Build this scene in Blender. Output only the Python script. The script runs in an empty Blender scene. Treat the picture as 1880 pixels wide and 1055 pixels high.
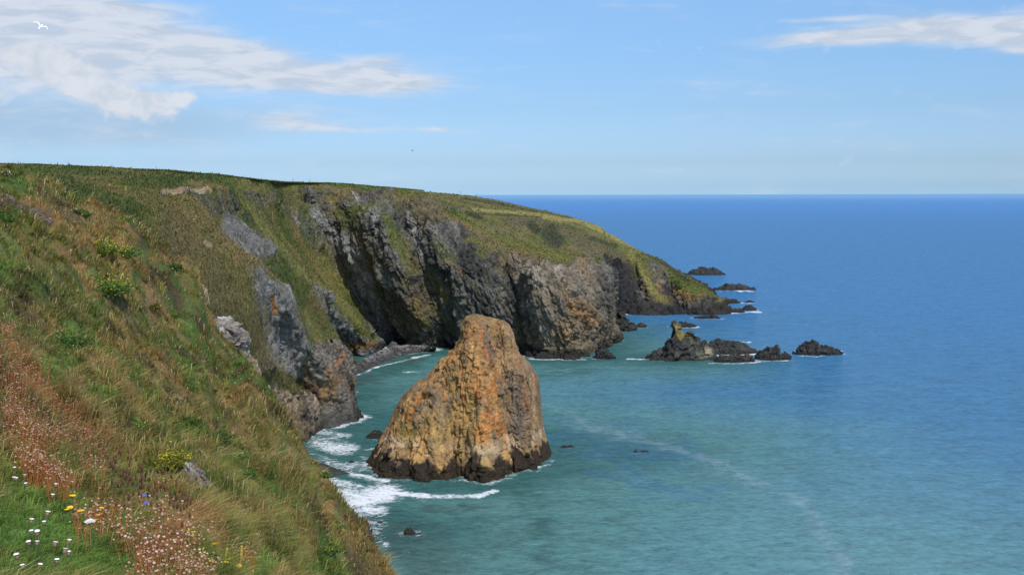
import bpy, math, random, time
import numpy as np
from mathutils import Matrix, Vector, Euler
T0 = time.time()
def log(*a): print('[%.1f]' % (time.time() - T0), *a)
random.seed(7); rng = np.random.default_rng(7)
C = bpy.context.scene.collection
scene = bpy.context.scene
# ------------------------------------------------------------------ camera
W0, H0, F0 = 1880.0, 1055.0, 2016.0
CAMH = 45.0
PITCH = math.radians(4.85); ROLL = math.radians(-0.12)
cam_d = bpy.data.cameras.new('camera'); cam = bpy.data.objects.new('camera', cam_d); C.objects.link(cam)
cam_d.sensor_width = 36.0; cam_d.lens = 36.0 * F0 / W0
cam_d.clip_start = 0.1; cam_d.clip_end = 90000
MR = Euler((math.radians(90) - PITCH, 0, 0)).to_matrix() @ Matrix.Rotation(ROLL, 3, 'Z')
cam.matrix_world = Matrix.Translation((0, 0, CAMH)) @ MR.to_4x4()
scene.camera = cam
# ------------------------------------------------------------------ light
SUN_EL = math.radians(50); SUN_AZ = math.radians(157)      # azimuth clockwise from +Y: behind the camera on the right
sun_d = bpy.data.lights.new('sun', 'SUN'); sun = bpy.data.objects.new('sun', sun_d); C.objects.link(sun)
sun_d.energy = 3.6; sun_d.angle = math.radians(0.5); sun_d.color = (1.0, 0.955, 0.88)
sdir = Vector((math.sin(SUN_AZ) * math.cos(SUN_EL), math.cos(SUN_AZ) * math.cos(SUN_EL), math.sin(SUN_EL)))
sun.rotation_euler = sdir.to_track_quat('Z', 'Y').to_euler()
scene.view_settings.view_transform = 'Standard'; scene.view_settings.look = 'None'
scene.view_settings.exposure = 0.0; scene.view_settings.gamma = 1.0
# ------------------------------------------------------------------ sky
world = bpy.data.worlds.new("World"); scene.world = world; world.use_nodes = True
nt = world.node_tree; nt.nodes.clear()
def N(t, typ, **kw):
    n = t.nodes.new(typ)
    for k, v in kw.items(): setattr(n, k, v)
    return n
def L(t, a, b): t.links.new(a, b)
def M(t, op, a, b=None, c=None, clamp=False):
    n = t.nodes.new('ShaderNodeMath'); n.operation = op; n.use_clamp = clamp
    for i, v in enumerate((a, b, c)):
        if v is None: continue
        if isinstance(v, (int, float)): n.inputs[i].default_value = v
        else: t.links.new(v, n.inputs[i])
    return n.outputs[0]
def SM(t, v, lo, hi, to0=0.0, to1=1.0, kind='SMOOTHSTEP'):
    n = t.nodes.new('ShaderNodeMapRange'); n.interpolation_type = kind
    t.links.new(v, n.inputs[0])
    for i, x in enumerate((lo, hi, to0, to1)): n.inputs[i + 1].default_value = x
    return n.outputs[0]
def MIX(t, f, a, b, blend='MIX'):
    n = t.nodes.new('ShaderNodeMix'); n.data_type = 'RGBA'; n.blend_type = blend
    if isinstance(f, (int, float)): n.inputs[0].default_value = f
    else: t.links.new(f, n.inputs[0])
    for i, v in ((6, a), (7, b)):
        if isinstance(v, (tuple, list)): n.inputs[i].default_value = tuple(v[:3]) + (1,)
        else: t.links.new(v, n.inputs[i])
    return n.outputs[2]
sky = N(nt, 'ShaderNodeTexSky', sky_type='NISHITA', sun_disc=False)
sky.sun_elevation = SUN_EL; sky.sun_rotation = SUN_AZ
sky.altitude = 0; sky.air_density = 1.0; sky.dust_density = 0.9; sky.ozone_density = 2.5
tc = N(nt, 'ShaderNodeTexCoord'); sp = N(nt, 'ShaderNodeSeparateXYZ'); L(nt, tc.outputs['Generated'], sp.inputs[0])
az = M(nt, 'ARCTAN2', sp.outputs[0], sp.outputs[1]); el = M(nt, 'ARCSINE', sp.outputs[2])
# azimuth and elevation in degrees drive the clouds
azd = M(nt, 'MULTIPLY', az, 57.2958); eld = M(nt, 'MULTIPLY', el, 57.2958)
comb = N(nt, 'ShaderNodeCombineXYZ'); L(nt, azd, comb.inputs[0]); L(nt, M(nt, 'MULTIPLY', eld, 4.6), comb.inputs[1])
def noise(t, vec, scale, detail=6, rough=0.55, dist=0.0, w=None):
    n = N(t, 'ShaderNodeTexNoise'); n.inputs['Scale'].default_value = scale; n.inputs['Detail'].default_value = detail
    n.inputs['Roughness'].default_value = rough; n.inputs['Distortion'].default_value = dist
    if vec is not None: L(t, vec, n.inputs['Vector'])
    return n.outputs[0]
n1 = noise(nt, comb.outputs[0], 0.13, 6, 0.5, 0.35)
n2 = noise(nt, comb.outputs[0], 0.42, 6, 0.55, 0.5)
comb2 = N(nt, 'ShaderNodeCombineXYZ'); L(nt, azd, comb2.inputs[0]); L(nt, M(nt, 'MULTIPLY', eld, 1.2), comb2.inputs[1])
n3 = noise(nt, comb2.outputs[0], 0.75, 8, 0.6, 0.3)
def ell(px, py, rx, ry, rot=0.0, amp=1.0, soft=1.0):
    # gaussian puff placed at an azimuth / elevation of the sky, radii in degrees
    ax = math.degrees(math.atan((px - 940) / F0)); ey = math.degrees(math.atan((357 - py) / F0))
    rx = rx / 35.2; ry = ry / 35.2
    dx = M(nt, 'SUBTRACT', azd, ax); dy = M(nt, 'SUBTRACT', eld, ey)
    c, s = math.cos(math.radians(rot)), math.sin(math.radians(rot))
    u = M(nt, 'DIVIDE', M(nt, 'ADD', M(nt, 'MULTIPLY', dx, c), M(nt, 'MULTIPLY', dy, s)), rx)
    v = M(nt, 'DIVIDE', M(nt, 'SUBTRACT', M(nt, 'MULTIPLY', dy, c), M(nt, 'MULTIPLY', dx, s)), ry)
    r2 = M(nt, 'ADD', M(nt, 'MULTIPLY', u, u), M(nt, 'MULTIPLY', v, v))
    return M(nt, 'MULTIPLY', M(nt, 'EXPONENT', M(nt, 'MULTIPLY', r2, -1.0)), amp)
def addall(xs):
    r = xs[0]
    for x in xs[1:]: r = M(nt, 'ADD', r, x)
    return r
# broad veil, streaks, cumulus bank
veil = addall([ell(-40, 95, 300, 70, 0, 1.1), ell(200, 38, 150, 17, -2, .8), ell(330, 90, 230, 22, -6, .95), ell(500, 135, 200, 24, -6, .9), ell(660, 158, 130, 20, 0, 1.05), ell(740, 150, 110, 12, -4, .7), ell(690, 118, 55, 12, 0, .75), ell(300, 150, 280, 26, 0, .55),
               ell(530, 225, 90, 16, -3, .85), ell(640, 240, 110, 8, 0, .6), ell(800, 239, 45, 5, 0, .65),
               ell(1530, 88, 120, 13, 0, 1.2), ell(1500, 56, 90, 5, 0, .6), ell(1730, 84, 120, 22, -3, 1.35), ell(1880, 102, 60, 22, -6, 1.0), ell(1880, 122, 40, 10, -6, .8),
               ell(-400, 120, 500, 120, 0, .9), ell(2300, 90, 300, 40, 0, .9), ell(-1500, 60, 500, 60, 0, .8), ell(3500, 0, 700, 90, 0, .8)])
nn = M(nt, 'ADD', M(nt, 'MULTIPLY', n1, 0.9), M(nt, 'MULTIPLY', n2, 0.35))
vd = SM(nt, M(nt, 'ADD', veil, M(nt, 'MULTIPLY', M(nt, 'SUBTRACT', nn, 0.62), 1.9)), 0.02, 1.2, 0, .9)
cum = addall([ell(70, 140, 60, 26, -15, .8), ell(120, 145, 60, 30, -22, .9), ell(190, 180, 90, 34, -22, 1.05), ell(260, 200, 60, 26, 0, .9), ell(310, 194, 50, 16, 0, .8), ell(355, 188, 25, 9, 0, .5), ell(10, 197, 28, 16, 0, .9), ell(60, 120, 50, 12, 0, .5)])
cd = SM(nt, M(nt, 'ADD', cum, M(nt, 'MULTIPLY', M(nt, 'SUBTRACT', n3, 0.5), 2.1)), 0.26, 1.1, 0, .95)
grey = addall([ell(60, 235, 340, 48, 0, .9), ell(360, 235, 300, 40, 0, .35), ell(250, 120, 300, 20, -6, .35)])
gd = SM(nt, M(nt, 'ADD', grey, M(nt, 'MULTIPLY', M(nt, 'SUBTRACT', n1, 0.5), 0.5)), 0.1, 1.0, 0, .6)
# rayleigh blue tint of the sky colour by elevation; unseen upper sky brightened as added fill
rmp = N(nt, 'ShaderNodeValToRGB'); L(nt, SM(nt, eld, 0.0, 20.0, 0, 1, 'LINEAR'), rmp.inputs[0])
stops = [(0.0, (1.25, 1.88, 2.95)), (.02, (1.07, 1.57, 2.50)), (.08, (.88, 1.19, 1.83)), (.22, (.87, 1.10, 1.50)), (.36, (.95, 1.20, 1.52)), (.48, (1.08, 1.32, 1.58)), (.75, (1.25, 1.4, 1.6)), (1.0, (1.65, 1.75, 1.9))]
cr = rmp.color_ramp
while len(cr.elements) < len(stops): cr.elements.new(.5)
for e_, (p_, c_) in zip(cr.elements, stops): e_.position = p_; e_.color = c_ + (1,)
skyc = MIX(nt, 1.0, sky.outputs[0], rmp.outputs[0], 'MULTIPLY')
col = MIX(nt, gd, skyc, (3.9, 5.3, 7.1))
vcol = MIX(nt, SM(nt, n2, .36, .60), (5.7, 6.5, 7.7), (7.4, 7.8, 8.6))
col = MIX(nt, vd, col, vcol)
ccol = MIX(nt, SM(nt, n3, .35, .65), (6.2, 7.0, 8.0), (7.7, 8.1, 8.8))
col = MIX(nt, cd, col, ccol)
bg = N(nt, 'ShaderNodeBackground'); L(nt, col, bg.inputs[0]); bg.inputs[1].default_value = 0.095
out = N(nt, 'ShaderNodeOutputWorld'); L(nt, bg.outputs[0], out.inputs[0])

# ================================================================== helpers
MRn = np.array(MR)
def at(px, py, Y):
    d = MRn @ np.array([(px - W0 / 2) / F0, -(py - H0 / 2) / F0, -1.0]); k = Y / d[1]
    return np.array([d[0] * k, Y, CAMH + d[2] * k])
def seap(px, py, z=0.0):
    d = MRn @ np.array([(px - W0 / 2) / F0, -(py - H0 / 2) / F0, -1.0]); k = (z - CAMH) / d[2]
    return np.array([d[0] * k, d[1] * k, z])
def proj(P):
    q = (P - np.array([0, 0, CAMH])) @ MRn
    return W0 / 2 + F0 * q[:, 0] / -q[:, 2], H0 / 2 - F0 * q[:, 1] / -q[:, 2], -q[:, 2]
_g = np.random.default_rng(11).normal(size=(1024, 3)); _g /= np.linalg.norm(_g, axis=1)[:, None]; _g = _g.astype(np.float32)
def pn(P, seed=0):
    P = np.asarray(P, dtype=np.float32) + np.float32(seed * 17.137 + 500)
    i = np.floor(P).astype(np.int64); f = (P - i).astype(np.float32); u = f * f * f * (f * (f * 6 - 15) + 10)
    res = 0
    for dx in (0, 1):
        wx = u[:, 0] if dx else 1 - u[:, 0]
        for dy in (0, 1):
            wy = u[:, 1] if dy else 1 - u[:, 1]
            for dz in (0, 1):
                wz = u[:, 2] if dz else 1 - u[:, 2]
                h = ((i[:, 0] + dx) * 73856093) ^ ((i[:, 1] + dy) * 19349663) ^ ((i[:, 2] + dz) * 83492791)
                h = (h ^ (h >> 13)) * 1274126177; g = _g[(h ^ (h >> 16)) & 1023]
                res = res + wx * wy * wz * (g[:, 0] * (f[:, 0] - dx) + g[:, 1] * (f[:, 1] - dy) + g[:, 2] * (f[:, 2] - dz))
    return res * 1.6
def fbm(P, freq, octs=4, gain=0.5, seed=0):
    a = 1.0; r = 0; s = 0
    for o in range(octs): r = r + a * pn(P * freq, seed + o * 3); s += a; a *= gain; freq *= 2.03
    return r / s
def ridged(P, freq, octs=4, gain=0.5, seed=0):
    a = 1.0; r = 0; s = 0
    for o in range(octs): r = r + a * (1 - 2.2 * np.abs(pn(P * freq, seed + o * 5))); s += a; a *= gain; freq *= 2.07
    return r / s
def cell(P, freq, seed=0):
    """cellular noise: returns F1, and a random value and centre offset of the cell (faceted rock)"""
    Q = P * freq; i = np.floor(Q).astype(np.int64)
    best = np.full(len(Q), 9e9); rid = np.zeros(len(Q)); off = np.zeros_like(Q)
    for dx in (-1, 0, 1):
        for dy in (-1, 0, 1):
            for dz in (-1, 0, 1):
                c = i + np.array([dx, dy, dz])
                h = (c[:, 0] * 73856093) ^ (c[:, 1] * 19349663) ^ (c[:, 2] * 83492791) ^ (seed * 7919)
                h = (h ^ (h >> 13)) * 1274126177; h = h ^ (h >> 16)
                jit = np.stack([(h & 1023), ((h >> 10) & 1023), ((h >> 20) & 1023)], 1) / 1023.0
                d = Q - (c + jit); dd = (d * d).sum(1); m = dd < best
                best[m] = dd[m]; rid[m] = ((h[m] >> 5) & 1023) / 1023.0; off[m] = d[m]
    return np.sqrt(best), rid, off
_rd = np.random.default_rng(5).normal(size=(1024, 3))
def facets(P, freq, seed=0):
    """each cell is a tilted plane: broken angular stone"""
    F, rid, off = cell(P, freq, seed); dv = _rd[(rid * 1023).astype(int)]
    return np.clip((off * dv).sum(1), -1.1, 1.1) * .5 + (rid - .5) * .5, F
def ss(x, a, b): t = np.clip((x - a) / (b - a), 0, 1); return t * t * (3 - 2 * t)
def lerp(a, b, t):
    a = np.asarray(a, float); b = np.asarray(b, float); t = np.asarray(t)
    if t.ndim == 1: t = t[:, None]
    return a + (b - a) * t
def make_mesh(name, V, Fc, mat, col=None, attrs=None, smooth=True, parent=None):
    """V (n,3) float, Fc (m,k) int: all faces with k corners, or a list of such arrays"""
    if not isinstance(Fc, list): Fc = [Fc]
    me = bpy.data.meshes.new(name); V = np.ascontiguousarray(V, dtype=np.float32)
    me.vertices.add(len(V)); me.vertices.foreach_set('co', V.ravel())
    nl = sum(f.size for f in Fc); nf = sum(len(f) for f in Fc)
    me.loops.add(nl); me.loops.foreach_set('vertex_index', np.concatenate([f.ravel() for f in Fc]).astype(np.int32))
    me.polygons.add(nf); starts = []; p = 0
    for f in Fc: starts.append(p + np.arange(len(f)) * f.shape[1]); p += f.size
    me.polygons.foreach_set('loop_start', np.concatenate(starts).astype(np.int32))
    me.polygons.foreach_set('use_smooth', np.full(nf, bool(smooth)))
    me.update(calc_edges=True)
    if col is not None:
        a = me.color_attributes.new('Col', 'FLOAT_COLOR', 'POINT')
        a.data.foreach_set('color', np.concatenate([np.clip(col, 0, 1), np.ones((len(col), 1))], 1).astype(np.float32).ravel())
    for k, v in (attrs or {}).items():
        a = me.attributes.new(k, 'FLOAT', 'POINT'); a.data.foreach_set('value', v.astype(np.float32))
    o = bpy.data.objects.new(name, me); C.objects.link(o)
    if mat is not None: me.materials.append(mat)
    if parent is not None: o.parent = parent
    return o
def grid_faces(nu, nv, wrap=False):
    u = np.arange(nu if wrap else nu - 1); v = np.arange(nv - 1)
    U, Vv = np.meshgrid(u, v, indexing='ij'); U2 = (U + 1) % nu
    return np.stack([U * nv + Vv, U2 * nv + Vv, U2 * nv + Vv + 1, U * nv + Vv + 1], -1).reshape(-1, 4)
def grid_normals(G, wrap=False):
    if wrap: du = np.roll(G, -1, 0) - np.roll(G, 1, 0)
    else: du = np.gradient(G, axis=0)
    dv = np.gradient(G, axis=1)
    n = np.cross(du, dv); n /= (np.linalg.norm(n, axis=2)[..., None] + 1e-9)
    return n
def blur(A, k, it=1):
    A = A.astype(float)
    for _ in range(it):
        for ax in (0, 1):
            c = np.cumsum(np.concatenate([np.repeat(np.take(A, [0], ax), k + 1, ax), A, np.repeat(np.take(A, [-1], ax), k, ax)], ax), ax)
            n = A.shape[ax]
            A = (np.take(c, np.arange(2 * k + 1, 2 * k + 1 + n), ax) - np.take(c, np.arange(0, n), ax)) / (2 * k + 1)
    return A
def catmull(P, n):
    """sample an open polyline smoothly at n points evenly by length (centripetal-like via pchip on length)"""
    P = np.asarray(P, float)
    s = np.concatenate([[0], np.cumsum(np.linalg.norm(np.diff(P, axis=0), axis=1) ** 0.8)])
    return hermite(s, P, np.linspace(0, s[-1], n))
def hermite(s, P, t):
    P = np.asarray(P, float); sh = P.shape; P2 = P.reshape(len(s), -1)
    d = np.diff(P2, axis=0) / np.diff(s)[:, None]
    m = np.empty_like(P2); m[0] = d[0]; m[-1] = d[-1]
    h = np.diff(s)[:, None]
    if len(s) > 2: m[1:-1] = (d[:-1] * h[1:] + d[1:] * h[:-1]) / (h[1:] + h[:-1])
    i = np.clip(np.searchsorted(s, t, side='right') - 1, 0, len(s) - 2)
    hh = (s[i + 1] - s[i]); x = ((t - s[i]) / hh)[:, None]; hh = hh[:, None]
    r = (2 * x ** 3 - 3 * x ** 2 + 1) * P2[i] + (x ** 3 - 2 * x ** 2 + x) * hh * m[i] + (-2 * x ** 3 + 3 * x ** 2) * P2[i + 1] + (x ** 3 - x ** 2) * hh * m[i + 1]
    return r.reshape((len(t),) + sh[1:])
def tag(o, label=None, cat=None, group=None, kind=None):
    if label: o['label'] = label
    if cat: o['category'] = cat
    if group: o['group'] = group
    if kind: o['kind'] = kind
    return o
def empty(name, loc, rot=(0, 0, 0)):
    o = bpy.data.objects.new(name, None); C.objects.link(o); o.location = loc; o.rotation_euler = rot; return o
# ------------------------------------------------------------------ materials
def new_mat(name):
    m = bpy.data.materials.new(name); m.use_nodes = True; t = m.node_tree; t.nodes.clear()
    o = N(t, 'ShaderNodeOutputMaterial'); return m, t, o
def geo_mat(name, bump=0.25, bscale=2.0, rough=0.9, var=0.35, vscale=6.0, spec=0.25, trans=0.0):
    m, t, o = new_mat(name)
    at_ = N(t, 'ShaderNodeAttribute', attribute_name='Col'); ge = N(t, 'ShaderNodeNewGeometry')
    p = N(t, 'ShaderNodeBsdfPrincipled'); p.inputs['Roughness'].default_value = rough; p.inputs['Specular IOR Level'].default_value = spec
    a = noise(t, ge.outputs['Position'], vscale, 5, 0.65)
    f = SM(t, a, 0.3, 0.7, 1 - var, 1 + var, 'LINEAR')
    vm = N(t, 'ShaderNodeVectorMath', operation='SCALE'); L(t, at_.outputs['Color'], vm.inputs[0]); L(t, f, vm.inputs['Scale'])
    L(t, vm.outputs[0], p.inputs['Base Color'])
    if bump:
        b = N(t, 'ShaderNodeBump'); b.inputs['Strength'].default_value = 1.0; b.inputs['Distance'].default_value = bump
        L(t, noise(t, ge.outputs['Position'], bscale, 7, 0.7), b.inputs['Height']); L(t, b.outputs[0], p.inputs['Normal'])
    L(t, p.outputs[0], o.inputs[0]); return m
def plain_mat(name, c, rough=0.7, var=0.15, scale=30.0, spec=0.3):
    m, t, o = new_mat(name); ge = N(t, 'ShaderNodeNewGeometry')
    p = N(t, 'ShaderNodeBsdfPrincipled'); p.inputs['Roughness'].default_value = rough; p.inputs['Specular IOR Level'].default_value = spec
    f = SM(t, noise(t, ge.outputs['Position'], scale, 3), 0.3, 0.7, 1 - var, 1 + var, 'LINEAR')
    vm = N(t, 'ShaderNodeVectorMath', operation='SCALE'); vm.inputs[0].default_value = c[:3]; L(t, f, vm.inputs['Scale'])
    L(t, vm.outputs[0], p.inputs['Base Color']); L(t, p.outputs[0], o.inputs[0]); return m
M_ROCK = geo_mat('cliff_rock_and_turf', 0.5, 1.1, 0.95, 0.45, 1.6, .15)
M_STACK = geo_mat('weathered_stone', 0.15, 2.4, 0.97, 0.38, 2.6, .12)
M_SEAROCK = geo_mat('wet_dark_rock', 0.15, 1.8, 0.75, 0.35, 2.5, 0.35)
M_HILL = geo_mat('hillside_soil', 0.05, 6, 0.95, 0.35, 9.0)
def leaf_mat(name):
    m, t, o = new_mat(name); at_ = N(t, 'ShaderNodeAttribute', attribute_name='Col')
    d = N(t, 'ShaderNodeBsdfDiffuse'); tr = N(t, 'ShaderNodeBsdfTranslucent'); mx = N(t, 'ShaderNodeMixShader'); mx.inputs[0].default_value = 0.3
    L(t, at_.outputs['Color'], d.inputs[0]); L(t, at_.outputs['Color'], tr.inputs[0]); L(t, d.outputs[0], mx.inputs[1]); L(t, tr.outputs[0], mx.inputs[2])
    L(t, mx.outputs[0], o.inputs[0]); return m
M_LEAF = leaf_mat('grass_blades')

#@@CLIFFS
# ================================================================== the cliffs: ribs and gullies, each a line of points from plateau to sea
# (picture column, picture row, distance) -> real points; S = a point of the waterline
COLS = [
 ([(-900,300,190),(-900,335,140)], [(-900,335,140),(-900,390,112),(-900,450,104),(-900,540,108),(-900,650,120)], (-900,850)),
 ([(-250,300,185),(-250,335,140)], [(-250,335,140),(-250,380,112),(-250,450,104),(-250,540,108),(-250,650,120)], (-250,850)),
 ([(60,303,195),(60,330,150)], [(60,330,150),(70,370,120),(80,430,110),(80,530,112),(90,640,125)], (100,840)),
 ([(200,309,205),(200,335,165)], [(200,335,165),(200,380,130),(210,430,118),(220,520,122),(240,640,135)], (260,840)),
 ([(285,314,215),(285,343,180)], [(285,343,180),(300,390,150),(315,450,138),(330,530,138),(350,650,145)], (380,835)),
 ([(320,317,222),(320,346,186)], [(320,346,186),(350,400,168),(400,470,162),(440,560,160),(470,660,172),(510,720,190)], (540,815)),
 ([(355,319,228),(350,347,190)], [(350,347,190),(380,410,172),(440,470,172),(480,520,178),(500,600,188),(530,690,197),(560,730,200)], (572,808)),
 ([(385,321,232),(395,346,200)], [(395,346,200),(400,410,186),(450,470,184),(500,513,186),(530,570,192),(552,650,202),(548,700,206),(556,740,208)], (580,789)),
 ([(410,323,240),(420,344,212)], [(420,344,212),(420,405,200),(462,460,196),(512,516,194),(545,590,200),(570,640,206),(600,662,209),(618,700,212),(640,745,216)], (656,769)),
 ([(430,325,246),(435,345,220)], [(435,345,220),(432,410,212),(465,458,208),(515,525,212),(548,600,220),(575,650,228),(600,690,236)], (612,735)),
 ([(445,327,252),(450,348,228)], [(450,348,228),(450,400,218),(485,455,220),(530,510,230),(570,590,245),(612,648,260),(630,668,266)], (638,690)),
 ([(458,328,262),(465,352,240)], [(465,352,240),(475,400,232),(515,455,236),(560,510,244),(598,585,256),(628,635,268),(640,660,272)], (645,688)),
 ([(470,330,270),(480,355,252)], [(480,355,252),(492,400,250),(530,450,254),(575,520,266),(605,590,284),(628,640,300)], (634,657)),
 ([(480,331,275),(490,357,262)], [(490,357,262),(505,410,262),(550,470,268),(590,530,276),(632,590,290),(662,625,303)], (668,652)),
 ([(490,332,280),(495,352,272)], [(495,352,272),(515,410,276),(560,488,285),(601,528,290),(640,563,297),(681,606,308),(688,628,312)], (692,646)),
 ([(520,334,312),(527,350,306)], [(527,350,306),(545,400,308),(585,470,316),(620,525,322),(658,572,326),(688,610,330)], (708,634)),
 ([(565,336,328),(570,350,322)], [(570,350,322),(583,400,322),(612,460,325),(650,530,328),(685,585,330),(708,615,331)], (735,632)),
 ([(620,337,336),(622,350,330)], [(622,350,330),(630,400,322),(650,450,320),(685,520,322),(722,585,325),(745,615,327)], (765,636)),
 ([(690,343,345),(690,357,326)], [(690,357,326),(695,400,312),(718,460,309),(745,530,310),(772,590,314),(785,620,318)], (796,640)),
 ([(735,347,350),(737,364,330)], [(737,364,330),(745,410,319),(765,460,315),(795,530,315),(815,590,317),(822,618,319)], (832,638)),
 ([(775,351,360),(780,370,330)], [(780,370,330),(790,410,314),(812,460,309),(842,530,307),(866,590,308),(870,618,311)], (876,646)),
 ([(830,356,520),(815,365,410),(820,380,345)], [(820,380,345),(845,420,318),(868,470,310),(895,530,306),(915,590,307),(925,620,309)], (932,650)),
 ([(900,365,540),(890,380,440),(880,405,345)], [(880,405,345),(895,440,320),(908,480,311),(925,530,308),(940,590,308),(950,622,309)], (957,652)),
 ([(955,377,560),(950,390,460),(945,410,400),(935,432,345)], [(935,432,345),(932,455,322),(940,490,312),(950,540,309),(965,590,307),(975,625,307)], (985,655)),
 ([(1005,388,540),(1003,400,460),(1000,428,410),(990,452,345)], [(990,452,345),(978,470,312),(982,500,300),(988,545,297),(995,600,299),(1005,635,301)], (1012,657)),
 ([(1055,400,530),(1055,413,465),(1058,440,415),(1055,467,350)], [(1055,467,350),(1048,483,312),(1048,510,302),(1052,550,300),(1055,600,301),(1060,632,303)], (1066,655)),
 ([(1090,411,520),(1092,425,465),(1098,455,415),(1098,476,350)], [(1098,476,350),(1100,494,318),(1105,520,313),(1110,560,314),(1113,600,318),(1116,618,322)], (1120,632)),
 ([(1110,424,515),(1113,438,470),(1118,465,430),(1116,482,400)], [(1116,482,400),(1114,505,380),(1112,530,370),(1112,560,362),(1112,590,362)], (1112,607)),
 ([(1130,435,505),(1133,450,475),(1136,475,445)], [(1136,475,445),(1140,505,428),(1140,540,420),(1138,562,416)], (1138,576)),
 ([(1160,452,500),(1162,466,470)], [(1162,466,470),(1166,495,445),(1170,525,430),(1172,555,420)], (1176,578)),
 ([(1180,463,492),(1178,475,460)], [(1178,475,460),(1176,495,438),(1192,528,424),(1218,556,415)], (1228,578)),
 ([(1208,474,492),(1206,486,470)], [(1206,486,470),(1216,510,448),(1235,538,432),(1245,560,422)], (1252,578)),
 ([(1235,491,485),(1236,500,460)], [(1236,500,460),(1250,520,432),(1262,540,420),(1274,560,414)], (1285,578)),
 ([(1262,511,470),(1268,518,450)], [(1268,518,450),(1290,530,430),(1308,545,421),(1318,562,417)], (1333,576)),
 ([(1268,513,500),(1276,520,485)], [(1276,520,485),(1300,535,465),(1316,550,455),(1322,558,452)], (1328,562)),
 ([(1235,493,560),(1242,498,560)], [(1242,498,560),(1252,505,560),(1262,511,560),(1268,515,562)], (1272,519)),
 ([(1150,448,640),(1155,455,650)], [(1155,455,650),(1165,465,665),(1172,475,672),(1178,482,680)], (1185,489)),
 ([(1000,385,700),(1010,392,720)], [(1010,392,720),(1030,420,740),(1045,440,760),(1055,455,780)], (1065,474)),
]
NT, NB, NF = 60, 26, 330           # rows: plateau, inland skirt, face
rows = []
for top, face, s in COLS:
    tp = [at(*p) for p in top]; fp = [at(*p) for p in face] + [seap(*s)]
    inl = tp[0].copy(); dirn = tp[0] - tp[1]; dirn[2] = 0; dirn /= np.linalg.norm(dirn)
    inland = [tp[0] + dirn * 160 + np.array([-60, 60, -9]), tp[0] + dirn * 70 + np.array([-10, 15, -4.5]), tp[0] + dirn * 25 + np.array([0, 0, -1.6]), tp[0]]
    last = fp[-1]; out_ = fp[-1] - fp[-2]; out_[2] = 0; out_ = out_ / (np.linalg.norm(out_) + 1e-6) * 2.0
    under = last + out_ + np.array([0, 0, -6.0])
    a = catmull(inland, NB); b = catmull(tp, NT); c = catmull(fp, NF); d = catmull([last, under], 14)
    rows.append(np.concatenate([a[:-1], b[:-1], c[:-1], d]))
R = np.array(rows)                                # (ncols, nrows, 3)
mid = R[:, NB + NT - 2 + NF // 3]
pxm, pym, _ = proj(mid)
w = np.hypot(np.diff(pxm), np.diff(pym)); w3 = np.linalg.norm(np.diff(mid, axis=0), axis=1)
dens = np.where(pxm[1:] < 150, 6, np.clip(1.15 * w + 1.1 * w3, 20, 110)).astype(int)
s = np.arange(len(COLS), dtype=float)
t = np.concatenate([np.linspace(i, i + 1, int(n), endpoint=False) for i, n in enumerate(dens)] + [[len(COLS) - 1.0]])
# world-length parameter keeps the hermite tangents sane
ws = np.concatenate([[0], np.cumsum(np.linalg.norm(np.diff(mid, axis=0), axis=1) ** 0.5)])
tt = np.interp(t, s, ws)
G = hermite(ws, R, tt)
log('cliff grid', G.shape)
G0 = G.copy()
nrm = grid_normals(G); 
face_w = np.zeros(G.shape[:2]); r0 = NB - 1 + NT - 1
face_w[:, r0:] = 1.0
face_w = blur(face_w, 7, 2)
if nrm[:, r0 + 60, 1].mean() > 0: nrm = -nrm      # towards the camera side
flat = blur(nrm[..., 2], 5, 1)
steep = 1 - np.abs(flat)
P = G.reshape(-1, 3); nv = nrm.reshape(-1, 3); fw = face_w.ravel()
ppx, ppy, pdp = proj(P)
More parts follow.
